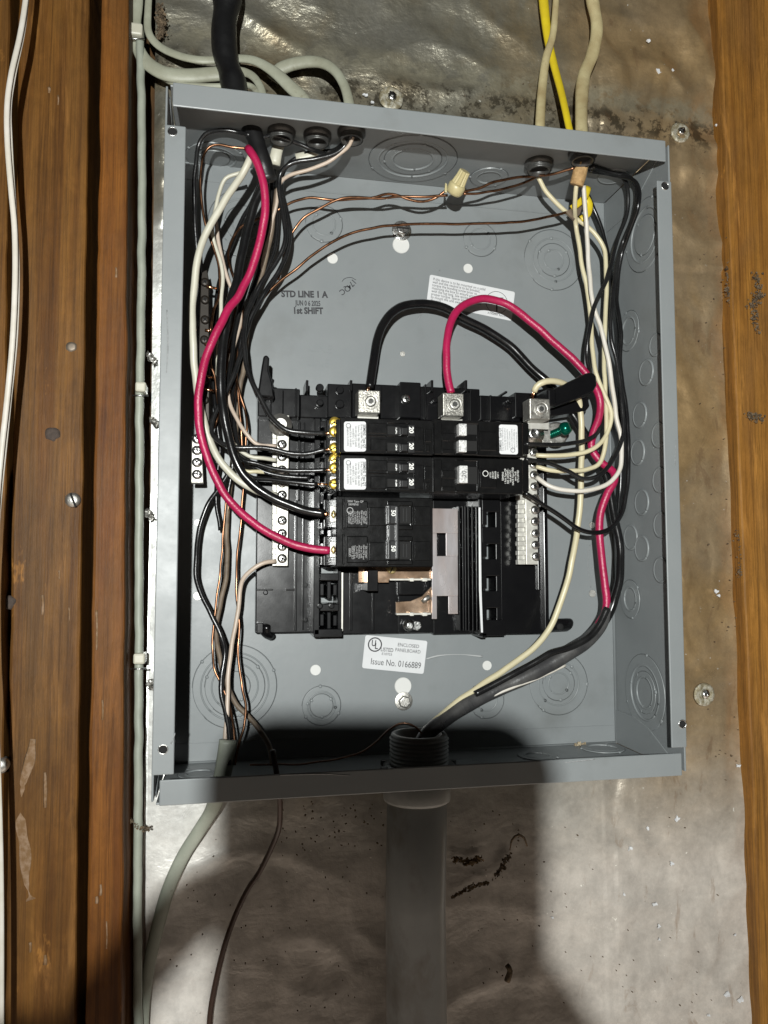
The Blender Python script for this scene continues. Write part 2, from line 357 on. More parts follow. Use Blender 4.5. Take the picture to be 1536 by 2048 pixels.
# studs
def stud(e0, e1, h, m_, label, back=.03, wob=.0010):
    # e0, e1: left and right edge, each seen at photo rows 200 and 1800
    P = [[at(e[0], 200, h), at(e[1], 1800, h)] for e in (e0, e1)]
    def ex(k, z): A, B_ = P[k]; return A.x+(B_.x-A.x)*(z-A.z)/(B_.z-A.z)
    mb = MB(); n = 120; vs = []; r = .0022; y = -h/1000
    for j in range(n+1):
        z = -.7+1.4*j/n; a, b = ex(0, z), ex(1, z)
        for k, (x, yy) in enumerate([(a, back), (a, y+r), (a+r*.3, y+r*.3), (a+r, y), (b-r, y), (b-r*.3, y+r*.3), (b, y+r), (b, back)]):
            q = wob*noise.noise(V((k//4*7+e0[0], z*22, 1)))+wob*.4*noise.noise(V((k//4*3, z*90, e0[0])))
            vs.append((x+q, yy+.4*q, z))
    K = 8; fs = [(j*K+k, j*K+(k+1) % K, (j+1)*K+(k+1) % K, (j+1)*K+k) for j in range(n) for k in range(K)]
    mb.add(vs, fs, 0, False)
    o = obj('wood_stud', mb, m_, loc=(P[0][0].x, 0, -.7))
    return tag(o, label, 'stud', 'wood studs beside the panel')
stud((-90,-90), (16,4), 46, woodA, 'dark edge of the wood board at the far left edge of the photo')
stud((34,12), (176,153), 40, woodA, 'wide weathered brown stud with knots and a slotted screw, left side')
stud((199,174), (256,245), 40, woodB, 'narrow orange brown stud between wide stud and grey cable')
stud((1446,1514), (1780,1800), 10, woodC, 'golden brown stud with dirt stains along the right edge')

# ------------------------------------------------------------------ panel enclosure
W2, H2, D, T = .181, .231, .0982, .0014
box = thing('panel_enclosure', 'open grey steel electrical panel box mounted on foil wall', 'electrical box', (0, 0, -H2))
holes = [(665,517,10),(631,1340,10),(974,1331,9),(936,537,9),(802,490,16),(806,1372,16),(805,708,5),(395,1192,8),(395,1045,6),(1185,1187,7),(1184,1050,6)]
mb = MB().box((-W2, 0, -H2), (W2, T, H2))
obj('back_plate', mb, paint, box)
obj('top_wall', MB().box((-W2+T, -D+T, H2), (W2-T, 0, H2+T)), paint, box, bev=.0004)
obj('bottom_wall', MB().box((-W2+T, -D+T, -H2-T), (W2-T, 0, -H2)), paint, box, bev=.0004)
def ring_pts(c, r, ax, n=24):
    ax = V(ax); u = ax.orthogonal().normalized(); w_ = ax.cross(u)
    return [V(c)+(u*math.cos(2*math.pi*k/n)+w_*math.sin(2*math.pi*k/n))*r for k in range(n)]
for s in (-1, 1):
    zt = H2-.001
    obj('side_wall', MB().box((s*W2, -D, -zt), (s*(W2+T), 0, zt)), paint, box, bev=.0005)
def flange(a, b, c=.003, axis='v', hs=()):
    x0, z0 = a; x1, z1 = b; mb = MB()
    mb.box((x0, -D-T, z0), (x1, -D, z1))
    o = obj('front_flange', mb, paint, box, bev=.0007)
    for (px, py) in hs:
        P = at(px, py, 99.7)
        obj('screw_hole', MB().lathe(P, [(.0025, -.0006), (.0025, .0002)], 20), hole, box)
        k = obj('hole_rim', MB().lathe(P+V((0,-.00005,0)), [(.0032,-.0006),(.0032,.0001),(.0029,.0003),(.0025,.0002),(.0025,-.0004)], 20, cap=False), steel, box)
    return o
flange((-W2-T, -.2137), (-.1690, .2030), hs=((345,263),(326,1499)))
flange((.1705, -.2129), (W2+T, .2010), hs=((1330,372),(1365,1448)))
flange((-.1778, .2162), (.1785, H2+T))
flange((-.1775, -H2-T), (.1782, -.2168))
# return lips behind the front flanges
obj('flange_lip', MB().box((-.1778, -D, H2+.0003), (.1785, -D+.012, H2+T)), paint, box)
# corner overlap tabs on the back plate edges and side walls
for z in (.2165, -.2170): obj('seam', MB().box((-W2, -.0006, z), (W2, 0, z+.0005)), paint, box, bev=.0001)
def corner_tab(s, zc):
    z0 = zc*H2; d = -zc
    pts = [(0, z0), (-.085, z0), (-.088, z0+d*.004), (-.052, z0+d*.022), (-.030, z0+d*.027), (0, z0+d*.027)]
    mb = MB().poly([(s*(W2-.0001), y, z) for y, z in pts], (-s*.0009, 0, 0)); obj('corner_tab', mb, paint, box, bev=.0003)
for s in (-1, 1):
    for z in (-1, 1): corner_tab(s, z)
obj('seam_bead', MB().tube([(W2-.0006,-.0004,-H2),(W2-.0006,-.0004,H2)], .0011, n=8).tube([(-W2,-.0004,-H2+.0004),(W2,-.0004,-H2+.0004)], .0009, n=8), paint, box)

def knock(plane, px, py, radii, parent=box, step=.0006, tabs=True):
    if plane == 'back': c = at(px, py, 0); ax = V((0,-1,0))
    elif plane == 'right': c = atx(px, py, W2); ax = V((-1,0,0))
    elif plane == 'top': c = atz(px, py, H2); ax = V((0,0,-1))
    elif plane == 'bottom': c = atz(px, py, -H2); ax = V((0,0,1))
    mb = MB(); prof = []; R = sorted(radii, reverse=True); h = .0; b = .00035
    # every ring is a shallow pressed step
    hs = [0 if i % 2 else step for i in range(len(R))]
    prof.append((R[0]/1000+b, -.0002)); prof.append((R[0]/1000, hs[0]))
    for i, r in enumerate(R[1:]):
        prof.append((r/1000+b, hs[i])); prof.append((r/1000, hs[i+1]+.00005))
    prof.append((.0003, prof[-1][1]))
    mb.lathe(c, prof, 56, ax, smooth=False)
    u = ax.orthogonal().normalized(); w_ = ax.cross(u); rnd = random.Random(int(px*7+py))
    if tabs:
        for i, r in enumerate(R):
            a0 = rnd.random()*3.14
            for k in range(3 if i % 2 else 4):
                a = a0+k*math.pi*(1 if i % 2 else .67); q = c+(u*math.cos(a)+w_*math.sin(a))*(r/1000)
                mb.lathe(q, [(.0015, 0), (.0013, .0006), (.0008, .0010), (.0001, .0011)], 12, ax)
    if plane != 'back':
        for r in (R[1::2] or R):
            P = ring_pts(c, r/1000, ax, 48); P.append(P[0]); mb.tube(P, .0011, n=8)
    if plane == 'back':
        for r in R: P = ring_pts(c, r/1000-.0003, ax, 56); P.append(P[0]); mb.tube(P, .0007, n=6)
    o = obj('knockout', mb, paint, parent)
    mb = MB(); 
    for r in R:     # the cut line round each ring
        P = ring_pts(c+ax*.00022, r/1000+.0006, ax, 56); P.append(P[0])
        mb.tube(P[:50] if r != R[-1] else P, .00013, n=5)
    obj('cut_line', mb, cutm, o)
    return c
for a in ((1107,520,(26,19,14,9)), (1117,1367,(25,18,13.5,9)), (470,1373,(31,25.5,22,17.5,11)), (487,447,(27,20,14,9)),
          (960,479,(14.2,9.2)), (643,1411,(14.6,11,8.6)), (648,448,(14.6,9.5)), (973,1400,(14.2,9))):
    knock('back', *a)
for a in ((1290,470,(28,21,15)), (1258,662,(16,11)), (1293,745,(9.5,)), (1280,830,(9.5,)),(1276,905,(9.5,)), (1284,1005,(9.5,)), (1262,1075,(9.5,)),(1284,1097,(9.5,)), (1318,870,(9,)), (1320,960,(9,)),(1322,1050,(9,)),(1322,1140,(9,)),
          (1261,1198,(15,9.5)), (1290,1385,(29,21,16,12)),(1312,690,(8,))):
    knock('right', *a, step=.0007, tabs=len(a[2]) > 1)
for a in ((826,318,(34,27,22,16)), (978,354,(15,10)), (430,315,(22,16,11)), (1225,352,(11,)), (620,318,(12,))): knock('top', *a, step=.0008)
for a in ((1075,1512,(15,10)), (1205,1497,(17,12)), (400,1548,(15,10)), (930,1530,(14,))): knock('bottom', *a, step=.0008)
for n_, (px, py, r) in enumerate(holes):      # small holes: the pale wall shows through
    P = at(px, py, 0)
    rr = r*pxm(P)
    o = obj('mounting_hole', MB().lathe(P, [(rr*1.08, 0), (rr*1.05, .0003), (rr, .00012), (rr, .0001)], 24, smooth=False), [foamw if r > 8 else tin], box)
# pressed marks and raised text on the back plate
def emb(t, px, py, spx, rot=0, h=.05, m_=None, ext=.0004, bold=0, sx=1.0, name='raised_lettering', align='CENTER', parent=box):
    P = at(px, py, h); a = math.radians(rot); ex = V((math.cos(a), 0, math.sin(a))); ez = V((-math.sin(a), 0, math.cos(a)))
    return obj(name, MB().text(t, P, ex, ez, spx*pxm(P), ext=ext, bold=bold, sx=sx, align=align), m_ or paint, parent)
emb('LINE', 640, 697, 24, -3); emb('LINE', 635, 725, 24, -3); emb('0000255101', 968, 668, 20, 0, sx=1.15); emb('BOX 18', 990, 729, 18, 180)
emb('STD LINE 1 A', 609, 589, 18, 3, .05, ink, 0, .045, .88, 'ink_stamp'); emb('JUN 0 6 2025', 616, 607, 14.5, 2, .05, ink, 0, .03, .62, 'ink_stamp')
emb('1st SHIFT', 616, 622, 18, 3, .05, ink, 0, .045, .84, 'ink_stamp')
emb('QC', 690, 580, 16, 215, .05, ink, 0, .01, 1, 'ink_stamp'); emb('174', 703, 568, 16, 230, .05, ink, 0, .01, .9, 'ink_stamp')
P = [at(683+8*math.cos(a), 560+6*math.sin(a), .2) for a in (3.6, 4.0, 4.4, 4.8, 5.2, 5.6)]
obj('ink_stamp', MB().tube(crom([at(684,563,.2), at(690,557,.2), at(702,555,.2), at(712,560,.2)], .001), .0002, n=5), ink, box)
mb = MB().tube(crom([at(852,1318,.1), at(880,1311,.1), at(920,1309,.1), at(965,1313,.1)], .002), .0006, .00008, n=6, flat=True, fluct=.9); obj('scratch', mb, mat('pale_scratch', (.32,.33,.33), .5), box)
scuff = mat('scuffed_enamel', (.25,.26,.265), .5, 0, (.17,.18,.18), 500)
for P_ in (((341,1488,99.7),(346,1478,99.7),(350,1466,99.7)), ((1180,1090,.1),(1176,1130,.1),(1182,1175,.1)), ((334,620,99.7),(336,690,99.7),(333,745,99.7)), ((1352,880,99.7),(1350,930,99.7)), ((880,540,.1),(860,600,.1),(835,640,.1)), ((560,1550,99.7),(640,1548,99.7),(700,1551,99.7)), ((1130,1525,99.7),(1190,1518,99.7))):
    obj('scuff', MB().tube(crom([at(*q) for q in P_], .002), .00035, .00006, n=5, flat=True, fluct=.9), scuff, box)

def stickerq(corners, h, parent, lines, name='printed_sticker', extra=None, mats=(sticker, ink)):
    A, B_, C_, D_ = [at(x, y, h) for x, y in corners]     # TL TR BR BL
    r = .06; pts = []
    def L(a, b, t): return a.lerp(b, t)
    cs = [(A,B_,D_),(B_,C_,A),(C_,D_,B_),(D_,A,C_)]; rr = .0016
    for c, nx, pv in cs:
        u = (pv-c).normalized(); v = (nx-c).normalized()
        for k in range(5):
            t = k/4*math.pi/2; pts.append(c+u*rr*(1-math.sin(t))+v*rr*(1-math.cos(t)))
    o = obj(name, MB().poly(pts, (0, .0002, 0)), mats[0], parent)
    ex = (B_-A); ez = (A-D_); mb = MB(); Hh = ez.length
    for (u, v, size, t, *rest) in lines:
        al = rest[0] if rest else 'CENTER'; rot = rest[1] if len(rest) > 1 else 0; sx = rest[2] if len(rest) > 2 else 1; bd = rest[3] if len(rest) > 3 else 0
        P = A+ex*u-ez*v+V((0, -.00004, 0)); e1 = ex.normalized(); e2 = ez.normalized(); a = math.radians(rot)
        x_ = e1*math.cos(a)+e2*math.sin(a); y_ = -e1*math.sin(a)+e2*math.cos(a)
        mb.text(t, P, x_, y_, size*Hh, align=al, sx=sx, bold=bd)
    if extra: extra(mb, A+V((0, -.00004, 0)), ex, ez)
    obj('printed_text', mb, mats[1], o); return o
def circ(mb, c, r, t=.0003, n=32, e1=V((1,0,0)), e2=V((0,0,1))):
    for k in range(n):
        a, b = 2*math.pi*k/n, 2*math.pi*(k+1)/n
        q = [c+(e1*math.cos(x)+e2*math.sin(x))*rr for x, rr in ((a, r-t), (b, r-t), (b, r+t), (a, r+t))]
        mb.add(q, [(0,1,2,3)])
def ulx(mb, A, ex, ez):
    circ(mb, A+ex*.165-ez*.26, .0052, .0005)
stickerq([(731,1270),(855,1282),(847,1348),(724,1336)], .3, box,
    [(.145,.23,.26,'U','CENTER',0,.8,.02), (.19,.31,.26,'L','CENTER',0,.8,.02), (.365,.39,.17,'LISTED','CENTER',0,.78,.008), (.37,.52,.11,'E10703','CENTER'),
     (.70,.20,.15,'ENCLOSED','CENTER',0,.92), (.70,.36,.15,'PANELBOARD','CENTER',0,.85), (.53,.78,.27,'Issue No. 0166889','CENTER',0,.78)], extra=ulx)
WT = ['If this device is to be mounted on a solid', 'wall and the neutral is to be bonded,', 'torque the bonding screw prior to', 'mounting the box to ensure proper torque',
      'with the lug tang. See wiring diagram for', 'proper torque. Spacer kit may be used', 'to mount the unit away from', 'the wall.']
def wx(mb, A, ex, ez):
    c = A+ex*.80-ez*.5; circ(mb, c, .0095, .0002)
    mb.add([c+V((-.006,0,.004)), c+V((.006,0,.004)), c+V((.006,0,.0046)), c+V((-.006,0,.0046))], [(0,1,2,3)])
    mb.add([c+V((-.0006,0,-.008)), c+V((.0006,0,-.008)), c+V((.0006,0,.004)), c+V((-.0006,0,.004))], [(0,1,2,3)])
stickerq([(860,549),(1030,584),(1023,642),(853,606)], .3, box,
    [(.04, .13+.105*i, .135, t, 'LEFT', 0, .84) for i, t in enumerate(WT)]+[(.82,.92,.10,'A7A0081 Rev.01')], extra=wx)

# ------------------------------------------------------------------ screws and bolts (mesh made once)
def screw_mesh(name, r, hh, m_, slot='cross', rot=.5, hexa=False):
    mb = MB()
    mb.lathe((0,0,0), [(r, 0), (r, hh*.55), (r*.86, hh*.85), (r*.5, hh), (0.0001, hh)], 6 if hexa else 24, cap=False, smooth=not hexa)
    t = r*.13; e = .00012
    for a in ((rot, rot+math.pi/2) if slot == 'cross' else (rot,)):
        u = V((math.cos(a), 0, math.sin(a))); v = V((-math.sin(a), 0, math.cos(a))); L_ = r*(.55 if slot == 'cross' else .84)
        if slot == 'none': continue
        P = [u*L_+v*t, -u*L_+v*t, -u*L_-v*t, u*L_-v*t]
        mb.poly([p+V((0, -hh-e, 0)) for p in P], (0, hh*.3, 0), 1)
    me = bpy.data.meshes.new(name); me.from_pydata([tuple(v) for v in mb.v], [], mb.f)
    me.materials.append(m_); me.materials.append(hole); me.polygons.foreach_set('material_index', mb.m); me.polygons.foreach_set('use_smooth', mb.sm); me.update()
    return me
SM = {k: screw_mesh(*a) for k, a in {
    'steel': ('terminal_screw', .0035, .0026, steel, 'cross', .5), 'brass': ('terminal_screw', .0040, .0022, brass, 'slot', .6),
    'pale': ('terminal_screw', .0036, .0022, brasspale, 'slot', 1.4)}.items()}
def bolt(px, py, r, label, slotted, m_=steel, h=0):
    P = at(px, py, h); t = thing('mounting_bolt', label, 'bolt', P)
    obj('washer', MB().lathe(P, [(r, 0), (r, .0012), (r*.6, .0014)], 32), m_, t, bev=.0002)
    obj('bolt_head', MB().lathe(P+V((0,-.0012,0)), [(r*.68, 0), (r*.68, .004), (r*.58, .0048)], 6, smooth=False), m_, t, bev=.0004)
    if slotted: obj('slot', MB().box(P+V((-r*.62, -.0062, -.0006)), P+V((r*.62, -.0055, .0006))), hole, t)
    return t
bolt(803, 462, .0082, 'upper hex mounting bolt with washer behind the long copper wire', True)
bolt(807, 1402, .0072, 'lower round mounting bolt under the white issue number sticker', False, tin)

# ------------------------------------------------------------------ breaker interior
base = thing('breaker_mounting_base', 'black plastic breaker base with bus bars, lugs and terminal bars', 'breaker base', at(805,1270,0))
mb = MB()
mb.pb(513, 832, 628, 1266, 17, 3); mb.pb(516, 776, 600, 834, 30, 3)
mb.pb(600, 790, 655, 836, 20, 3); mb.pb(655, 768, 704, 836, 26, 3)
mb.pb(704, 772, 960, 840, 20, 3); mb.pb(800, 764, 842, 836, 38, 3); mb.pb(960, 792, 1040, 842, 22, 3); mb.pb(1030, 786, 1100, 836, 26, 3)
mb.pb(683, 990, 800, 1268, 12, 3); mb.pb(798, 1190, 868, 1266, 14, 3); mb.pb(866, 990, 958, 1268, 15, 3); mb.pb(796, 1150, 868, 1192, 15, 3); mb.pb(800, 1160, 860, 1190, 19, 3)
mb.pb(1000, 842, 1096, 1268, 17, 3); mb.pb(655, 836, 1000, 992, 14, 3)
obj('base_moulding', mb, blk, base, bev=.0008)
# clip column on the left: hooks and windows
mb = MB(); mb.pb(628, 836, 640, 1270, 34, 3); mb.pb(628, 1258, 685, 1274, 34, 3); mb.pb(676, 836, 683, 1270, 30, 3)
for y in range(842, 1250, 61):
    mb.pb(640, y, 678, y+14, 33, 3); mb.pb(640, y+20, 648, y+44, 30, 3); mb.pb(654, y+16, 662, y+50, 33, 3); mb.pb(666, y+22, 674, y+44, 27, 3)
obj('clip_rail', mb, blk, base, bev=.0005)
obj('clip_edge_strip', MB().pb(683, 1145, 686, 1262, 31, 10), tinbar, base)
# ribs and right clip column
mb = MB()
for x in (918, 925, 930, 936, 944, 952): mb.pb(x, 1012, x+3.4, 1262, 24, 3)
obj('rib', mb, blk, base, bev=.0004)
mb = MB(); mb.pb(958, 985, 966, 1268, 30, 3); mb.pb(958, 1240, 1012, 1272, 28, 3); mb.pb(992, 985, 1003, 1268, 22, 3)
for y in (990, 1054, 1118, 1182, 1246):
    mb.pb(964, y, 1000, y+(34 if y < 1240 else 12), 26, 3); mb.pb(964, y+30, 974, y+60 if y < 1240 else y+20, 28, 3)
obj('clip_rail', mb, blk, base, bev=.0005)
mb = MB()
mb.add([at(957,1015,31), at(961,1015,31), at(963,1180,31), at(966,1265,31), at(962,1265,31), at(958,1180,31)], [(0,1,2,3,4,5)])
obj('clip_edge_strip', mb, sticker, base)
# moulded details (pins, ribs, screws bosses)
for (x, y, r, h) in ((640,805,7,27),(640,775,8,28),(680,808,9,28),(680,780,8,28),(531,1185,5,19),(611,1170,5,19),(611,1240,5,19),(640,1212,6,35),(663,1212,6,34),(1020,800,6,27),(870,800,6,23),(1068,890,5,20)):
    P = at(x, y, h); obj('moulded_boss', MB().lathe(P, [(r*pxm(P), -.004), (r*pxm(P), 0), (r*pxm(P)*.8, .0004)], 20), blk, base, bev=.0003)
obj('moulded_rib', MB().pb(512,1178,546,1181,19,10), blk, base, bev=.0004); obj('moulded_rib', MB().pb(572,1178,594,1181,20,10), blk, base, bev=.0004); obj('moulded_rib', MB().pb(590,1000,594,1262,21,10), blk, base, bev=.0004); obj('moulded_rib', MB().pb(596,842,600,1000,24,10), blk, base, bev=.0004)
obj('moulded_rib', MB().pb(540,775,543,832,33,10), blk, base, bev=.0004); obj('moulded_rib', MB().pb(565,780,567,832,33,10), blk, base, bev=.0004); obj('moulded_rib', MB().pb(590,776,594,832,34,10), blk, base, bev=.0004); obj('moulded_rib', MB().pb(606,845,609,1260,20,10), blk, base, bev=.0004)
obj('moulded_rib', MB().pb(940,780,944,842,26,10), blk, base, bev=.0004); obj('moulded_rib', MB().pb(980,790,984,842,27,10), blk, base, bev=.0004); obj('moulded_rib', MB().pb(760,770,764,800,28,10), blk, base, bev=.0004); obj('moulded_rib', MB().pb(850,768,853,836,27,10), blk, base, bev=.0004); obj('moulded_rib', MB().pb(745,1185,749,1262,14,8), blk, base, bev=.0004)
obj('moulded_rib', MB().pb(514, 1246, 526, 1266, 24, 3), blk, base, bev=.0004); obj('moulded_rib', MB().pb(700,1142,705,1262,14,8), blk, base, bev=.0004); obj('moulded_rib', MB().pb(735,1140,756,1182,38,8), blk, base, bev=.0004)
for x in (612, 700, 862, 930, 1010): obj('moulded_rib', MB().pb(x, 760 if x < 960 else 786, x+5, 782, 28, 5), blk, base, bev=.0004)
obj('moulded_rib', MB().pb(1088, 905, 1094, 1262, 22, 10), blk, base, bev=.0004); obj('moulded_rib', MB().pb(1076, 1110, 1081, 1180, 20, 10), blk, base, bev=.0004)
# left top hook
mb = MB(); mb.poly([at(x, y, 46) for x, y in ((515,792),(523,735),(527,712),(534,709),(539,716),(538,742),(545,765),(549,795))], (0,.010,0)); mb.pb(538,757,549,764,40,30)
mb.pb(518, 776, 548, 800, 40, 5)
obj('hook', mb, blk, base, bev=.0012)
mb = MB(); mb.tube(crom([at(530,1250,20), at(531,1266,18), at(541,1272,14)], .002), .0045, .003, n=12); obj('foot', mb, blk, base)
mb = MB(); mb.tube(crom([at(1085,1252,12), at(1112,1250,14), at(1131,1249,14), at(1136,1249,13)], .002), .0058, .0045, n=14); obj('foot', mb, blk, base)
mb = MB(); P = at(1120, 1254, 19); mb.lathe(P, [(.0028,-.001),(.0028,.0006),(.0012,.0008)], 16); obj('foot', mb, hole, base)
# bus bars
mb = MB()
mb.pb(864,1017,916,1066,30,28.6); mb.pb(864,1066,874,1112,30,28.6); mb.pb(892,1066,916,1112,30,28.6); mb.pb(864,1112,916,1192,30,28.6); mb.pb(864,1192,874,1238,30,28.6)
mb.pb(897,1192,916,1228,30,28.6)
obj('bus_bar', mb, bus, base, bev=.0003)
mb = MB(); mb.pb(717,1134,864,1158,27,25); mb.pb(717,1157,735,1165,27,25); mb.pb(756,1157,778,1165,27,25)
mb.poly([at(x, y, 24) for x, y in ((792,1204),(822,1202),(845,1192),(864,1172),(866,1228),(792,1228))], (0,.0015,0))
obj('bus_bar', mb, mat('copper_bus', (.52,.34,.22), .24, .9, (.62,.46,.34), 30, rvar=.08), base, bev=.0003)
mb = MB()
for y in (1157, 1226): mb.pb(780 if y < 1200 else 793, y, 862, y+4, 29, 24); mb.pb(820, y-1, 828, y+6, 30, 24); mb.pb(845, y-1, 855, y+6, 30, 24)
obj('bus_edge', mb, tinbar, base, bev=.0003)
P = at(852, 1200, 25); mb = MB().tube([at(845,1203,26), at(850,1200,27), at(859,1193,27)], .0022, .0016, n=12); obj('rivet', mb, tin, base)
P = at(816, 1250, 20); obj('retaining_screw', MB().lathe(at(816,1250,16), [(.0045,0),(.0045,.003),(.003,.004),(.003,.007),(.002,.0075)], 20).lathe(at(832,1251,16), [(.004,0),(.0038,.003)], 6, smooth=False), steel, base, bev=.0003)
P = at(811, 799, 38); inst(SM['steel'], 'retaining_screw', P, base, .3)
P = at(783, 1138, 28); inst(SM['pale'], 'retaining_screw', P, base, .3)
# neutral / ground terminal bars
def tbar(x0, x1, ya, yb, h, sx, screws, slotside):
    mb = MB(); xs = x0 if slotside < 0 else x1
    mb.pb(sx-12, ya, sx+12, yb, h, h-7)
    k = obj('terminal_bar', mb, tinbar, base, bev=.0004)
    mb = MB(); n = len(screws)*2; y = ya+14
    a, b = (x0, sx-12) if slotside < 0 else (x0, sx-12)
    ph = (yb-ya)/26
    for i in range(26):
        yy = ya+ph*i; mb.pb(a, yy, b, yy+ph*(.98), h-(1.5 if i % 2 else 4), h-8)
    obj('terminal_bar_teeth', mb, tinbar, k, bev=.0002)
    for j, (px, py) in enumerate(screws): inst(SM['steel'], 'terminal_screw', at(px, py, h), k, .3*j)
    return k
tbL = tbar(545, 577, 830, 1132, 32, 565, [(564,889),(564,914),(564,940),(564,966),(564,990),(564,1041),(564,1067),(564,1093),(564,1117)], -1)
tbR = tbar(1037, 1080, 888, 1129, 32, 1063, [(1066,905),(1066,929),(1067,950),(1068,973),(1069,997),(1069,1020),(1069,1043),(1070,1067),(1070,1090),(1071,1113)], -1)
P = at(561, 850, 32.3); obj('washer', MB().lathe(P, [(.0085,0),(.0085,.001),(.0055,.0012),(.0052,.0035),(.004,.0042),(.0025,.003),(.0001,.003)], 28, cap=False), tin, base)
obj('terminal_bar_bracket', MB().pb(1042,853,1060,888,30,10), tin, base, bev=.0004)
P = at(1065, 868, 34); obj('washer', MB().lathe(P, [(.0095,0),(.0095,.001),(.0055,.0012),(.0050,.0045),(.003,.005),(.0015,.004)], 28), steel, base)
# lugs
def lug(px, py, w_, h_, h):
    mb = MB(); mb.pb(px-w_/2, py-h_/2, px+w_/2, py+h_/2, h, h-15); o = obj('lug', mb, lugm, base, bev=.0008)
    P = at(px+2, py, h); obj('set_screw', MB().lathe(P, [(.0058,-.001),(.0058,.0001),(.0053,.0006),(.0050,-.0004),(.0044,-.0006),(.0040,.0010),(.0030,.0014)], 28), tin, o)
    obj('set_screw', MB().lathe(P+V((0,-.0013,0)), [(.0021,0),(.0021,.0002)], 6, smooth=False), die, o)
    obj('lug_tongue', MB().pb(px-24, py+18, px+18, py+40, h-15, h-17), tinbar, o, bev=.0003)
lug(739, 803, 44, 46, 52); lug(907, 809, 42, 46, 52); lug(1080, 818, 41, 42, 54)
# lever handle and bonding screw at the right
mb = MB(); mb.poly([at(x, y, 52) for x, y in ((1098,786),(1110,776),(1150,757),(1172,746),(1186,743),(1194,751),(1195,770),(1188,783),(1150,800),(1112,813),(1098,812))], (0,.012,0))
mb.pb(1095, 776, 1114, 812, 54, 14); obj('lever', mb, blk, base, bev=.002, seg=3)
mb = MB(); mb.poly([at(x, y, 36) for x, y in ((1098,816),(1150,800),(1176,792),(1180,812),(1172,822),(1120,830),(1098,832))], (0,.02,0)); obj('lever_arm', mb, blk, base, bev=.001)
obj('bonding_strap', MB().pb(1085, 846, 1101, 886, 30, 27), tin, base, bev=.0003)
P = at(1112, 868, 20); obj('bonding_washer', MB().lathe(P, [(.0098,0),(.0098,.0012),(.008,.0014)], 30), tin, base)
mb = MB(); A = at(1098,871,24); B_ = at(1124,860,34); C_ = at(1140,853,39)
for i in range(7): mb.tube([A.lerp(B_, i/7), A.lerp(B_, (i+.5)/7), A.lerp(B_, (i+1)/7)], .0030, n=14, radii=(.9, 1.06, .9))
mb.tube([B_, B_.lerp(C_, .2), B_.lerp(C_, .6), C_], .0052, n=18, radii=(.9,1.05,1,.75)); obj('bonding_screw', mb, green, base)
mb = MB()
for i in range(4): mb.tube([A.lerp(B_,-.5)+V((0,0,.002*i-.004)), A+V((0,0,.002*i-.004))], .0008, n=6)

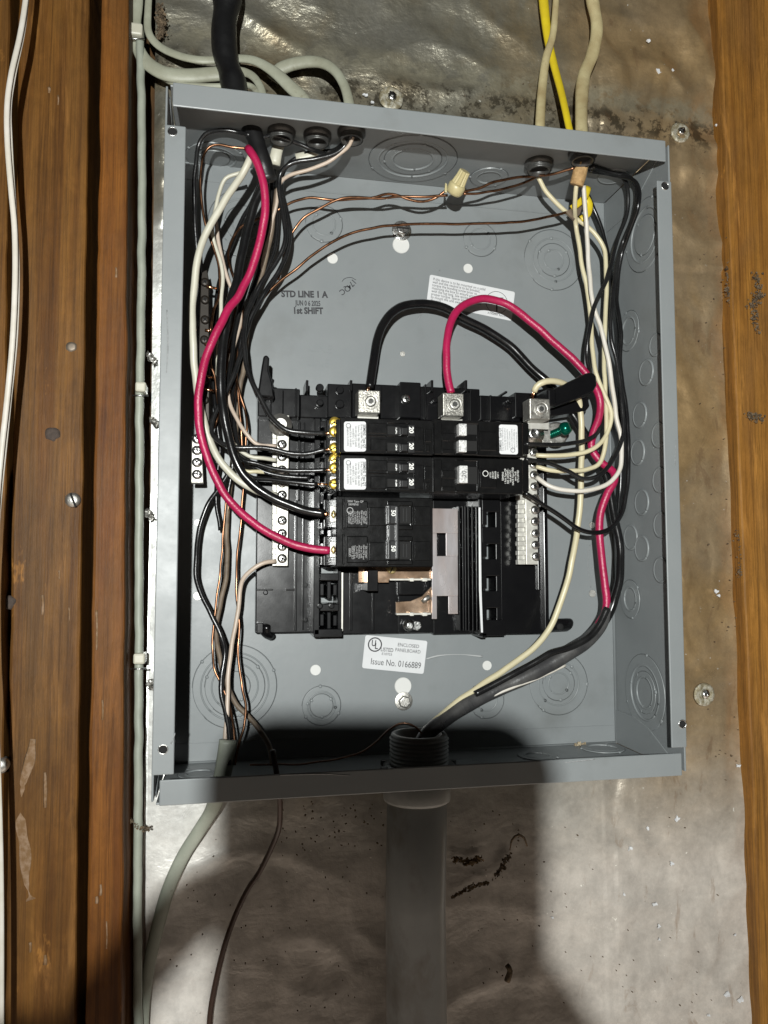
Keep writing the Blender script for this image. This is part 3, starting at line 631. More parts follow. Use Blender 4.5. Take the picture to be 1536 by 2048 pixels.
# ------------------------------------------------------------------ breakers
def brk(label, x0, y0, x1, y1, h=70):
    return thing('circuit_breaker', label, 'circuit breaker', at((x0+x1)/2, y1, h), 'circuit breakers on the base')
HB = 70
def lines_on(mb, x, y0, y1, n, dx, size, rot, h, txts, sx=.8):
    for i in range(n):
        P = at(x+dx*i, (y0+y1)/2, h); a = math.radians(rot)
        mb.text(txts[i % len(txts)], P, V((math.cos(a),0,math.sin(a))), V((-math.sin(a),0,math.cos(a))), size*pxm(P), sx=sx)
TXT = ['SIEMENS  Type QT', '20 Amp 120/240V  Two 1-Pole', 'Common Trip  10kA  HACR', 'Use with Class CTL panels', 'wire 60/75 C  Cu Al', 'torque 20 in lb  14-8 AWG', 'suitable for 12-10 AWG', 'Issue AX-4417']
def twin_left(y0, y1, label, screwy):
    t = brk(label, 652, y0, 866, y1)
    mb = MB(); mb.pb(680, y0, 866, y1, HB, 22); mb.pb(652, y0+2, 682, y1-2, HB-16, 22); mb.pb(672, y0+1, 684, y1-1, HB-3, 22)
    # raised lands and channels
    hw = (y1-y0)
    mb.pb(737, y0+8, 775, y0+hw*.42, HB+.9, 60); mb.pb(737, y0+hw*.46, 775, y0+hw*.5, HB+.5, 60)
    mb.pb(775, y0+3, 820, y0+9, HB+1.6, 60); mb.pb(775, y0+hw*.36, 812, y0+hw*.5, HB+1.6, 60); mb.pb(773, y1-9, 822, y1-3, HB+1.6, 60)
    mb.pb(828, y0+hw*.24, 848, y1-4, HB+.9, 60); mb.pb(850, y0+hw*.28, 864, y0+hw*.66, HB+1.2, 60); mb.pb(852, y0+hw*.72, 860, y1-4, HB+.7, 60)
    mb.pb(741, y0+hw*.56, 773, y1-6, HB+.4, 60)
    case = obj('case', mb, blk2, t, bev=.0007, seg=1)
    for i, sy in enumerate(screwy):
        mbw = MB(); mbw.pb(775, sy-8+i, 800, sy+8+i, HB+1.7, 60); obj('switch_window', mbw, hole, t)
        k = MB(); k.poly([at(797, sy-8+i, HB+2), at(818, sy-9+i, HB+2), at(818, sy+11+i, HB+2), at(797, sy+9+i, HB+2)], (0,.006,0)); k.pb(803, sy-7+i, 817, sy+9+i, HB+6, 66)
        o = obj('switch_handle', k, blkh, t, bev=.0008)
        obj('switch_highlight', MB().pb(791, sy-6+i, 794, sy+7+i, HB+2.2, 68), steel, t)
        P = at(822.5, sy-1+i*.5, HB+2.1)
        obj('rating_number', MB().text('20', P, (0,0,-1), (1,0,0), 12.5*pxm(P), bold=.03, sx=1.05), wink, t)
        obj('number_plate', MB().pb(817, sy-12+i, 830, sy+12+i, HB+2, 66), blkh, t, bev=.0004)
        # terminals
        obj('terminal_clamp', MB().pb(660, sy-14+i*2, 679, sy+13, HB-13, HB-18), tin, t, bev=.0004)
        inst(SM['brass'], 'terminal_screw', at(669, sy+2+i, HB-12), t, (.2, 1.1)[i]+y0*.01)
        inst(SM['brass'], 'terminal_screw', at(669, sy-16+i, HB-15), t, 0) if i == 0 else None
    lab = stickerq([(688,y0+5),(732,y0+5),(732,y1-5),(688,y1-5)], HB+.2, t,
        [(.92-.125*i, .5, (.125 if i == 0 else .09), TXT[i % 8], 'CENTER', -90, (.8 if i == 0 else .72), .02 if i == 0 else .008) for i in range(7)],
        extra=lambda mb, A, ex, ez: circ(mb, A+ex*.2-ez*.14, .0016, .00018), mats=(sticker, ink))
    return t
twin_left(838, 908, 'top left twin 20 amp breaker, uppermost of left column, white sticker', (861, 893))
twin_left(912, 984, 'second twin 20 amp breaker from the top in the left column', (934, 965))
# two pole 50 A
t = brk('large two pole 50 amp breaker with tied handle, bottom of left column', 650, 992, 866, 1135)
mb = MB(); mb.pb(672, 994, 866, 1134, HB, 22); mb.pb(650, 998, 674, 1056, HB-18, 22); mb.pb(650, 1072, 674, 1132, HB-18, 22)
for y in (1000, 1070):
    mb.pb(693, y+2, 736, y+56, HB+.7, 60); mb.pb(738, y+14, 776, y+52, HB+.5, 60)
    mb.pb(776, y+2, 826, y+12, HB+1.5, 60); mb.pb(776, y+50, 826, y+60, HB+1.5, 60); mb.pb(822, y+4, 826, y+58, HB+1.5, 60); mb.pb(828, y+12, 862, y+52, HB+.5, 60)
    mb.pb(684, y-3, 690, y+60, HB+.5, 60)
obj('case', mb, blk2, t, bev=.0007, seg=1)
for y in (1030, 1101):
    obj('switch_window', MB().pb(800, y-17, 822, y+17, HB+.9, 60), hole, t)
    obj('window_edge', MB().pb(806, y-14, 808, y+14, HB+1.5, 60).pb(813, y-14, 815, y+14, HB+1.3, 60), blkh, t, bev=.0002)
    obj('terminal_clamp', MB().pb(660, y-18, 682, y+14, HB-15, HB-22), tin, t, bev=.0004)
    inst(SM['pale'], 'terminal_screw', at(671.5, y-1, HB-14), t, 1.5 if y < 1050 else 0)
    obj('switch_handle', MB().pb(778, y-20, 797, y+18, HB+6, 64).pb(779, y-18, 782, y+16, HB+7, 68), blkh, t, bev=.001)
    P = at(786.5, y-4, HB+6.2); obj('rating_number', MB().text('50', P, (0,0,-1), (1,0,0), 12.5*pxm(P), bold=.02), wink, t)
obj('handle_tie', MB().pb(779, 1048, 793, 1083, HB+5, 66).pb(794, 1012, 798, 1118, HB+9, 66), blkh, t, bev=.0006)
mb = MB(); B2 = ['SIEMENS', '2 Pole Type QP', '50A 120/240V', '10kA HACR type', 'Use on 2 pole', 'Wire 8-6 AWG', 'Cu Al 60/75C', 'Torque 25 lb-in']
lines_on(mb, 732, 1018, 1052, 9, -4.3, 5.2, -90, HB+.9, B2[1:], .8)
lines_on(mb, 732, 1088, 1120, 6, -4.6, 5.2, -90, HB+.9, B2[2:], .8)
lines_on(mb, 700, 1090, 1120, 2, 6, 6.5, 90, HB+.9, ['QF2050', 'CTL LISTED'], .8)
P = at(711, 1003, HB+.9); mb.text('2050 Type QP', P, (1,0,0), (0,0,1), 5.5*pxm(P)); P = at(707, 1009, HB+.9); mb.text('SIEMENS', P, (1,0,0), (0,0,1), 5.5*pxm(P))
circ(mb, at(700, 1021, HB+.95), .0021, .0002)
obj('printed_text', mb, winkd, t)
# right twin
def right_case(t, y0, y1, silver):
    mb = MB(); mb.pb(866, y0, 1046, y1, HB, 22); hw = y1-y0
    mb.pb(1040, y0+4, 1058, y1-4, HB-18, 22)
    mb.pb(868, y0+3, 884, y1-3, HB+1.2, 60); mb.pb(884, y0+hw*.34, 915, y0+hw*.58, HB+1, 60); mb.pb(884, y1-14, 912, y1-4, HB+1, 60)
    mb.pb(913, y0+2, 958, y0+6, HB+1.6, 60); mb.pb(913, y1-6, 958, y1-2, HB+1.6, 60); mb.pb(955, y0+4, 958, y1-4, HB+1.4, 60)
    mb.pb(960, y0+hw*.3, 994, y0+hw*.85, HB+.6, 60)
    return obj('case', mb, blk2, t, bev=.0007, seg=1)
t = brk('right twin 20 amp breaker with two pale handles and white sticker', 866, 842, 1056, 912)
right_case(t, 842, 912, True)
for y in (859, 892):
    obj('switch_window', MB().pb(933, y-10, 954, y+10, HB+.9, 60), hole, t)
    obj('switch_handle', MB().pb(918, y-12, 934, y+12, HB+6, 62), whitep, t, bev=.0006)
    P = at(928, y, HB+6.2); obj('rating_number', MB().text('20', P, (0,0,1), (-1,0,0), 10*pxm(P)), wink, t)
stickerq([(998,849),(1035,850),(1036,909),(999,908)], HB+.2, t,
    [(.06+.125*i, .5, (.12 if i == 0 else .07), (TXT[i] if i == 0 else TXT[i % 8]+' '+TXT[(i+2) % 8][:12]), 'CENTER', 90, (.82 if i == 0 else .62), .01 if i == 0 else 0) for i in range(8)],
    extra=lambda mb, A, ex, ez: circ(mb, A+ex*.72-ez*.86, .0016, .00018), mats=(sticker, ink))
t = brk('right single pole 20 amp breaker with one pale handle, printed in white', 866, 915, 1056, 988)
right_case(t, 916, 987, True)
obj('switch_window', MB().pb(933, 934, 955, 968, HB+.9, 60), hole, t)
obj('switch_handle', MB().pb(919, 931, 936, 966, HB+6, 62), whitep, t, bev=.0006)
P = at(928.5, 948, HB+6.2); obj('rating_number', MB().text('20', P, (0,0,1), (-1,0,0), 14*pxm(P)), ink, t)
mb = MB(); lines_on(mb, 1006, 930, 975, 7, 5.0, 5.6, 90, HB+.9, ['SIEMENS', '1 Pole Type QP', '20A 120/240V~', '10kA 60/75C', 'HACR Type SWD', 'wire 14-8', 'CTL LISTED'], .85)
lines_on(mb, 981, 935, 965, 4, 5.0, 4.8, 90, HB+.9, ['LISTED', 'CIRCUIT', 'BREAKER', 'UNIT 1'], .8); circ(mb, at(971, 947, HB+.95), .002, .0002)
obj('printed_text', mb, wink, t)

# ------------------------------------------------------------------ grounding bar on the left wall
gbd = mat('shaded_bronze_bar', (.02,.016,.012), .45, .5)  # dark bronze, with shade painted into the bar and its screws
SM['dark'] = screw_mesh('terminal_screw', .0032, .002, gbd)
g = thing('grounding_bar', 'metal ground bar behind the left wires with row of screws', 'ground bar', at(400,965,30))
mb = MB(); mb.poly([at(x, y, 34) for x, y in ((402,545),(414,538),(418,560),(419,860),(400,862),(397,700))], (0,.009,0)); obj('bar', mb, gbd, g, bev=.0006)
mb = MB(); mb.poly([at(x, y, 34) for x, y in ((384,872),(402,872),(407,966),(382,966))], (0,.008,0)); obj('bar', mb, tinbar, g, bev=.0006)
for (x, y) in ((394,878),(394,901),(394,925),(394,949)): inst(SM['steel'], 'terminal_screw', at(x, y, 35), g, y*.1)
for (x, y) in ((410,565),(410,600),(410,640),(409,680),(409,720),(409,760),(409,800)): inst(SM['dark'], 'terminal_screw', at(x, y, 35), g, y*.1)
for (x, y) in ((417,573),(414,660),(413,688),(411,752),(413,778)): obj('wire_stub', MB().tube([at(x-4,y,36), at(x+16,y+4,34)], .0011, n=8), coppb, g)

# ------------------------------------------------------------------ wires
def wire(label, pts, wpx, m_, name='wire', cat='wire', group=None, flat=None, bare=None, bare2=None, n=12, fluct=0, radii=None, jit=0):
    P3 = [at(*p) for p in pts]
    if group:                                  # keep wires on this side of the box walls
        for i, p in enumerate(pts):
            if P3[i].x > .1745: P3[i] = atx(p[0], p[1], .1745)
            if P3[i].x < -.1765: P3[i] = atx(p[0], p[1], -.1765)
            if P3[i].z > .2285: P3[i] = atz(p[0], p[1], .2285)
    C = crom(P3, .0025); mid = C[len(C)//2]; r = wpx*.5*sum(pxm(p) for p in P3)/len(P3)
    if group and not jit: jit = 1+len(label)*.37+pts[0][0]*.01
    if jit:
        C = [c+V((noise.noise(c*70+V((jit,0,0))), noise.noise(c*70+V((0,jit,0))), noise.noise(c*70+V((0,0,jit)))))*.0006 for c in C]
    rd = None
    if radii:
        rd = []
        for i in range(len(C)):
            t = i/(len(C)-1)*(len(radii)-1); k = min(int(t), len(radii)-2); rd.append(radii[k]*(1-(t-k))+radii[k+1]*(t-k))
    mb = MB().tube(C, r, r*(flat or 1), n=n, flat=bool(flat), fluct=fluct, radii=rd)
    ends = []
    for b, idx in ((bare, 0), (bare2, -1)):
        if b: ends.append((b, C[idx], (C[0]-C[1]).normalized() if idx == 0 else (C[-1]-C[-2]).normalized()))
    if ends:
        t = thing(name, label, cat, C[0], group); obj('insulation', mb, m_, t)
        for b, p, d in ends:
            if b > 0: obj('bare_end', MB().tube([p-d*.001, p+d*b/1000], r*.5, n=8), coppb, t)
            else:
                m2 = MB()
                for k in range(6):
                    o_ = V((random.uniform(-1,1), random.uniform(-1,1), random.uniform(-1,1)))*r*.6
                    m2.tube([p-d*.001+o_*.6, p+d*(-b/1000)+o_], r*.22, n=6)
                obj('bare_end', m2, coppb, t)
        return t
    o = obj(name, mb, m_, loc=C[0]); return tag(o, label, cat, group)
GW = 'wires inside the panel'
# feeders
wire('thick black feeder arching from the left lug over to right side', [(739,776,45),(744,740,42),(750,700,38),(760,660,34),(782,627,30),(812,611,27),(850,607,24),(890,617,22),(930,638,20),(975,661,19),(1020,692,19),(1065,737,20),(1102,772,22),(1150,835,26),(1186,900,24),(1212,955,28),(1230,1040,34),(1240,1100,38),(1240,1150,42),(1230,1195,44),(1215,1235,44),(1175,1282,42)], 17, wblack, group=GW, bare=-5, fluct=.05, n=16)
wire('thick red feeder arching from the middle lug over to right side', [(902,786,46),(896,760,45),(893,710,44),(896,665,42),(910,628,39),(935,606,36),(965,598,34),(1000,603,33),(1035,622,33),(1075,655,34),(1115,690,36),(1155,727,38),(1185,765,40),(1200,800,42),(1198,835,38),(1186,870,32),(1184,898,30),(1203,925,32),(1226,943,38),(1228,962,42),(1214,990,42),(1202,1022,40),(1199,1070,40),(1204,1120,42),(1210,1170,44),(1212,1218,44),(1195,1252,44)], 15.5, wred, group=GW, bare=-4, fluct=.05, n=16)
wire('cream neutral wire from right lug running down to the conduit', [(1068,783,50),(1073,772,52),(1088,764,54),(1112,763,52),(1140,775,44),(1158,800,36),(1163,850,32),(1163,920,33),(1161,985,34),(1156,1050,34),(1146,1110,36),(1136,1160,36),(1118,1215,36),(1095,1262,36),(1060,1302,37),(1010,1338,38),(960,1372,40),(910,1408,44),(870,1442,48),(843,1473,50),(825,1515,50)], 12.5, wcream, group=GW, bare=-5, n=14)
# jacket of the service cable
wire('scuffed dark sheathed cable sweeping down into the conduit mouth', [(1218,1205,44),(1208,1240,44),(1180,1276,44),(1140,1303,44),(1095,1330,43),(1040,1358,42),(985,1384,42),(930,1412,44),(885,1443,48),(850,1472,50),(828,1512,50)], 31, scab, 'cable', 'cable', radii=(.5,.8,1,1.1,1.15,1.05,.95,.95,.9,.9,.85), fluct=.12, n=18)
wire('second black conductor lying along the scuffed service cable', [(1215,1215,50),(1190,1262,50),(1150,1290,50),(1100,1308,50),(1050,1336,49),(1000,1362,48),(950,1388,47)], 14, wblack2, group=GW, fluct=.1)
wire('thin white wire along the underside of the service cable', [(1130,1330,42),(1085,1352,46),(1030,1374,46),(985,1392,46),(960,1408,44)], 6, wwhite, group=GW)
# right bundle
wire('cream wire from paper stub to the top screw of right terminal bar', [(1155,362,58),(1151,385,54),(1150,415,46),(1151,447,34),(1157,480,33),(1164,530,32),(1174,580,32),(1182,640,33),(1185,700,36),(1193,750,38),(1209,790,40),(1222,826,42),(1217,860,42),(1192,895,42),(1145,909,40),(1100,911,38),(1072,910,35)], 9, wcream, group=GW)
wire('cream wire curving from the bushing to second screw of right bar', [(1075,350,40),(1088,376,38),(1098,390,37),(1114,409,36),(1132,424,35),(1155,439,34),(1176,455,34),(1193,471,34),(1206,492,34),(1212,520,34),(1212,613,34),(1208,690,35),(1210,765,38),(1213,830,40),(1212,885,42),(1200,925,42),(1175,938,41),(1140,942,40),(1100,940,38),(1072,934,35)], 9, wcream, group=GW)
wire('white wire bowing low to third screw of right terminal bar', [(1167,372,52),(1170,410,47),(1173,445,43),(1176,500,40),(1180,560,40),(1186,610,40),(1203,660,41),(1218,725,42),(1226,780,43),(1232,830,44),(1243,885,45),(1240,935,46),(1218,966,46),(1185,979,45),(1145,982,43),(1100,973,40),(1072,955,35)], 9, wwhite, group=GW)
wire('black wire crossing over the lever to the right twin breaker', [(1180,333,42),(1210,345,42),(1245,355,42),(1256,385,42),(1253,430,42),(1235,478,44),(1222,530,46),(1212,563,48),(1190,610,48),(1180,655,48),(1174,705,46),(1180,745,40),(1196,790,34),(1203,835,34),(1190,870,40),(1150,886,46),(1100,889,50),(1050,887,52)], 8.5, wblack2, group=GW)
wire('black wire looping up to the right single pole breaker', [(1185,332,34),(1225,346,34),(1262,356,34),(1275,385,36),(1268,430,38),(1248,480,38),(1233,530,40),(1226,590,42),(1221,665,42),(1235,730,42),(1243,800,44),(1246,865,46),(1228,916,48),(1202,949,48),(1168,957,46),(1134,942,46),(1096,926,48),(1050,918,52)], 8.5, wblack2, group=GW)
wire('outermost black wire swinging round to base of right single breaker', [(1178,340,30),(1230,350,28),(1272,365,26),(1276,410,28),(1262,455,30),(1243,510,32),(1233,590,34),(1241,655,36),(1241,730,36),(1252,820,38),(1257,900,40),(1254,975,44),(1242,1030,46),(1218,1058,46),(1188,1065,46),(1155,1056,46),(1118,1030,46),(1080,1006,46),(1050,985,48)], 9, wblack, group=GW)
wire('black wire behind the white wires down the right side', [(1168,372,26),(1182,405,22),(1200,448,20),(1214,500,20),(1222,560,22),(1234,620,24),(1238,700,24),(1240,800,26),(1244,900,26),(1240,980,28),(1232,1060,30)], 8.5, wblack, group=GW)
# copper grounds across the top
wire('bare copper wire spliced left of the tan wire nut, upper strand', [(546,424,24),(568,413,26),(590,402,30),(619,395,34),(646,398,36),(674,400,36),(710,398,36),(744,395,38),(771,388,38),(793,390,38),(815,398,38),(837,403,38),(855,402,38),(873,395,40),(892,380,44)], 5.5, copper, group=GW, n=10)
wire('bare copper wire spliced left of the tan wire nut, lower strand', [(556,560,24),(570,505,24),(581,473,26),(592,455,28),(608,435,32),(634,420,34),(663,404,36),(690,396,38),(720,395,38),(766,396,38),(800,393,38),(850,393,40),(895,391,42)], 5.5, copper, group=GW, n=10)
wire('copper wire from wire nut up to the paper wrapped cable', [(925,384,42),(955,377,42),(988,364,44),(1040,354,44),(1070,352,44),(1110,347,54),(1150,336,64)], 5.5, copper, group=GW, n=10)
wire('copper wire from wire nut to the threaded bushing on right', [(925,388,40),(966,385,40),(999,379,40),(1025,373,40),(1051,364,40),(1075,352,36)], 5, copper, group=GW, n=10)
wire('long bare copper wire passing over the upper mounting bolt', [(1150,420,38),(1128,425,38),(1098,433,38),(1050,442,38),(1000,446,38),(921,448,38),(866,448,38),(789,450,38),(744,457,38),(700,468,37),(657,488,36),(623,513,34),(590,539,32),(555,566,30),(526,597,28),(497,632,26),(473,664,24),(461,692,24),(452,734,24),(448,800,22)], 5.5, copper, group=GW, n=10)
# wire nut
A = at(908,384,46); B_ = at(930,342,58)
t = thing('wire_nut', 'tan fluted wire nut joining the bare copper wires near top', 'wire nut', A)
dr = (B_-A); L_ = dr.length
obj('skirt', MB().lathe(A-dr*.1, [(.0052,0),(.0066,L_*.12),(.0068,L_*.42),(.0058,L_*.50)], 24, dr), tancap, t)
obj('cap', MB().lathe(A+dr*.28, [(.0058,0),(.0046,L_*.45),(.0042,L_*.72)], 28, dr, smooth=False, flute=.14), tancap, t)
obj('wing', MB().poly([A+V((-.0075,0,.000)), A+V((-.0068,0,.007)), A+V((-.0055,0,.006)), A+V((-.0055,0,-.001))], (0,.002,0)).poly([A+V((.0075,0,-.001)), A+V((.0085,0,.005)), A+V((.0055,0,.004)), A+V((.005,0,-.002))], (0,.002,0)), tancap, t, bev=.0003)

# left bundle, back to front
GL = GW
wire('old tan paper wrapped ground wire, straight piece in the bundle', [(555,375,30),(548,420,28),(542,470,26),(520,560,24),(500,620,24),(488,734,24),(482,764,24),(474,815,22),(470,880,20),(462,960,20),(453,1050,20),(455,1110,22),(453,1150,22),(443,1199,24),(433,1248,24),(434,1290,24),(447,1345,24),(469,1404,26),(495,1431,28),(521,1462,30),(538,1493,34),(545,1530,40)], 10, wtan, group=GL)
wire('black wire from the fourth bushing to the upper brass screw', [(704,262,66),(697,280,62),(684,299,58),(661,311,56),(630,318,54),(600,323,52),(575,332,50),(560,350,46),(560,390,44),(569,445,44),(570,485,44),(556,518,42),(530,556,42),(505,600,42),(491,636,44),(488,676,46),(491,720,48),(504,762,50),(523,802,52),(545,838,54),(573,859,56),(608,866,57),(650,866,57)], 10, wblack2, group=GL, bare2=6)
wire('black wire bulging beside the first one below the top wall', [(700,270,56),(670,300,46),(620,305,42),(575,330,38),(562,360,36),(568,400,36),(578,447,36),(577,494,36),(562,535,36),(530,585,36),(500,640,36),(478,720,38),(455,780,40),(430,830,42),(423,866,44),(444,887,48),(476,895,50),(526,895,52),(579,906,54),(614,907,55),(640,902,56),(652,900,57)], 9.5, wblack2, group=GL, bare2=5)
wire('black wire to the third brass screw from the top', [(536,350,34),(530,420,32),(510,520,32),(480,620,30),(462,720,32),(452,800,36),(455,870,42),(482,916,48),(514,928,50),(555,939,52),(599,941,54),(652,940,57)], 9, wblack, group=GL, bare2=5)
wire('black wire to the lowest brass screw of the twin breakers', [(544,352,28),(540,430,26),(520,530,26),(490,640,26),(470,760,28),(460,850,34),(470,920,42),(500,953,46),(544,958,50),(588,964,53),(636,968,56)], 9, wblack, group=GL, bare2=7)
wire('thin copper wire arching left below the first bushing', [(496,297,46),(465,294,46),(429,290,44),(411,304,42),(402,333,42),(402,379,40),(407,430,38),(418,469,36),(429,501,34),(438,537,34),(438,588,34),(427,623,36),(420,664,38)], 5.5, copper, group=GL, n=10)
wire('copper wire looping through the knockout rings top left', [(530,430,20),(505,442,20),(480,455,20),(463,480,20),(456,510,22),(462,540,24),(475,575,26),(485,620,26),(480,680,26),(472,740,28),(480,785,30),(491,822,30),(494,852,32),(491,881,32),(492,925,32)], 5.5, copper, group=GL, n=10)
wire('copper wire curling toward the ground bar on the left', [(445,560,30),(440,640,30),(425,700,34),(420,728,36),(429,752,36),(435,793,36),(438,822,34),(426,857,34),(405,880,36)], 5.5, copper, group=GL, n=10)
wire('black wire looping round by the upper left corner of box', [(500,270,60),(480,265,56),(455,261,54),(430,262,52),(410,270,50),(397,292,46),(391,330,44),(388,380,40),(390,440,36),(396,520,30),(405,600,26),(420,700,24)], 8.5, wblack2, group=GL)
wire('black wire arching under the second and third bushings', [(520,276,56),(545,272,56),(570,277,56),(597,287,54),(629,301,52),(650,308,46)], 9, wblack2, group=GL)
wire('aged white wire following the black wire below fourth bushing', [(706,272,66),(700,288,62),(687,303,58),(660,322,54),(637,333,52),(601,344,50),(574,354,46),(558,372,40),(548,430,30),(520,540,26)], 7.5, wpink, group=GL)
wire('slim white wire entering at left, second from the flange', [(486,344,44),(472,348,44),(452,357,42),(440,380,40),(430,420,38),(424,460,36),(430,490,34),(441,520,34),(445,550,34),(443,590,34),(441,632,34),(437,680,34),(434,760,34)], 8, wbone, group=GL)
wire('aged white wire crossing the bundle to the left terminal bar', [(430,430,30),(440,500,30),(455,555,30),(472,600,28),(482,630,26),(476,665,28),(465,705,30),(456,750,30),(459,800,34),(475,840,38),(493,868,40),(516,889,40),(552,893,38)], 8, wpink, group=GL)
wire('short white wire entering second slot of left terminal bar', [(450,850,34),(470,890,38),(499,912,40),(526,916,40),(552,921,36)], 8, wbone, group=GL)
wire('short cream wire entering third slot of left terminal bar', [(455,880,32),(470,925,38),(491,942,40),(514,943,40),(552,946,36)], 8, wcream, group=GL)
wire('thick bone white wire bowing along left flange to terminal bar', [(503,308,62),(496,328,62),(482,352,60),(450,401,58),(422,447,56),(402,492,54),(391,545,52),(386,603,50),(385,661,50),(388,720,48),(394,778,46),(404,830,44),(418,875,42),(435,912,42),(458,943,42),(488,968,42),(520,984,42),(552,991,36)], 14.5, wbone, group=GL, n=16, fluct=.03)
wire('thick black branch wire to upper screw of the 50 amp breaker', [(536,340,56),(525,372,54),(508,410,52),(495,460,50),(483,510,50),(474,560,50),(459,610,52),(451,650,52),(444,705,52),(441,764,52),(446,822,52),(458,880,52),(478,935,52),(500,964,52),(529,985,52),(559,1001,52),(602,1018,54),(648,1028,55)], 18, wblack, group=GL, n=16, fluct=.04, bare2=3)
wire('thick red wire bowing left down to the 50 amp breaker', [(495,297,64),(505,310,66),(517,333,66),(527,368,66),(531,412,64),(527,448,62),(517,494,60),(500,547,58),(479,588,58),(458,617,60),(437,658,62),(417,699,62),(405,743,62),(397,793,62),(397,840,60),(406,890,58),(420,930,57),(444,980,56),(472,1016,55),(500,1041,54),(529,1061,54),(573,1083,54),(617,1096,55),(660,1101,56)], 16.5, wred, group=GL, n=16, fluct=.05)
wire('spare black wire deep in the bundle, left of the thick black one', [(528,345,22),(505,400,20),(470,470,18),(440,560,18),(428,650,20),(425,740,22),(432,830,24),(440,900,24),(432,980,22),(440,1060,20)], 8.5, wblack, group=GL)
wire('spare black wire deep in the bundle, right of the thick black one', [(548,340,24),(545,430,22),(532,520,20),(506,590,18),(482,680,18),(470,770,20),(463,860,24),(465,930,24),(455,1000,22)], 9, wblack, group=GL)
wire('dull copper wire threading down behind the red wire', [(540,400,22),(515,480,20),(488,560,20),(466,640,20),(452,720,22),(462,800,24),(470,880,24),(462,960,22),(456,1040,20),(452,1120,20)], 5, coppero, group=GL, n=8)
wire('black wire dipping under the second and third brass screws', [(546,372,26),(556,430,24),(548,500,22),(520,570,20),(498,650,20),(480,740,22),(468,830,26),(480,900,34),(510,934,38),(560,952,40),(620,955,42)], 8, wblack2, group=GL)
# lower left
wire('black wire kinked like an S into the lower left cable', [(470,930,24),(440,975,24),(415,1010,24),(400,1055,24),(392,1110,26),(393,1155,28),(402,1188,30),(424,1231,32),(443,1274,34),(450,1306,34),(443,1352,36),(444,1394,38),(453,1433,42),(460,1482,48),(458,1530,52)], 10, wblack2, group=GL)
wire('thin copper wire left of the kinked black wire', [(455,980,22),(447,1060,22),(440,1150,24),(430,1220,26),(426,1264,28),(425,1303,30),(430,1339,30),(440,1363,32),(455,1400,34),(464,1435,40),(469,1480,46),(465,1530,50)], 5, copper, group=GL, n=10)
wire('bright copper wire right of the white wire at lower left', [(474,760,28),(482,860,28),(486,960,24),(482,1050,24),(474,1110,26),(473,1150,28),(474,1199,30),(479,1248,32),(477,1313,34),(484,1371,36),(491,1410,40),(489,1449,44),(477,1487,48),(468,1530,52)], 5.5, copper, group=GL, n=10)
wire('aged white wire from bottom of left terminal bar to lower cable', [(552,1122,36),(530,1125,38),(508,1137,38),(489,1155,36),(480,1180,34),(477,1215,34),(471,1250,34),(463,1290,34),(457,1345,36),(455,1410,40),(451,1475,46),(452,1530,52)], 9, wpink, group=GL)
wire('thin dark copper wire curling out of the conduit mouth', [(846,1472,52),(836,1457,52),(818,1447,52),(798,1447,50),(777,1460,48),(755,1483,46),(727,1503,46),(690,1515,46),(640,1524,46),(590,1529,46),(550,1528,48),(500,1530,50)], 4, coppero, group=GL, n=8)

# ------------------------------------------------------------------ fittings in the walls
def bushing(px, py, r, label, cable=True):
    P = atz(px, py, H2); t = thing('cable_bushing', label, 'cable bushing', P, 'bushings in the top wall')
    obj('ring', MB().lathe(P, [(r*1.25,0),(r*1.25,.003),(r*1.02,.0035),(r,.007),(r*.84,.0075),(r*.8,.002)], 28, (0,0,-1), cap=False), die, t)
    mb = MB()
    for k in range(3): mb.lathe(P+V((0,0,-.0035-.0013*k)), [(r*1.0,0),(r*1.06,.0007),(r,.0014)], 28, (0,0,-1), cap=False)
    obj('thread', mb, die, t); obj('opening', MB().lathe(P+V((0,0,-.003)), [(r*.8,0),(r*.8,.0005)], 24, (0,0,-1)), hole, t)
    return t
bushing(563, 262, .0082, 'dark bushing just right of the thick black cable inside top wall')
bushing(635, 268, .0082, 'dark bushing in the middle of the left group inside top wall')
bushing(703, 262, .0082, 'dark bushing where a black and a white wire enter')
bushing(1078, 325, .0090, 'threaded bushing right of the wire nut inside top wall')
bushing(1165, 305, .0088, 'bushing above the torn brown paper wrap inside top wall')
def stub(label, pts, w_, m_, **k): return wire(label, pts, w_, m_, 'cable_stub', 'cable end', **k)
stub('torn brown kraft paper wrap hanging below the top wall', [(1168,300,64),(1164,325,64),(1159,348,62),(1153,370,60)], 27, kraft, fluct=.5, n=12, flat=.7)
stub('cut end of grey cable jacket under the second bushing', [(560,286,40),(553,305,40),(549,330,38)], 22, wbone, flat=.6, fluct=.2)
stub('cut end of grey cable jacket under the third bushing', [(648,282,44),(640,296,44),(622,308,42),(592,316,40)], 17, wbone, flat=.5, fluct=.2)
t = thing('yellow_jacket_end', 'peeled yellow cable jacket curl beside brown paper', 'cable end', at(1165,400,40))
obj('jacket', MB().tube(crom([at(1177,374,40), at(1171,392,41), at(1158,406,41), at(1143,417,40)], .002), .0026, .0010, n=10, flat=True)
    .tube(crom([at(1172,392,36), at(1180,408,36), at(1176,428,36), at(1162,438,36)], .002), .0026, .0009, n=10, flat=True), ycab, t)
obj('paper_filler', MB().poly([at(x, y, 39) for x, y in ((1131,423),(1150,414),(1168,402),(1160,428),(1148,440))], (0,.002,0)), wtan, t)
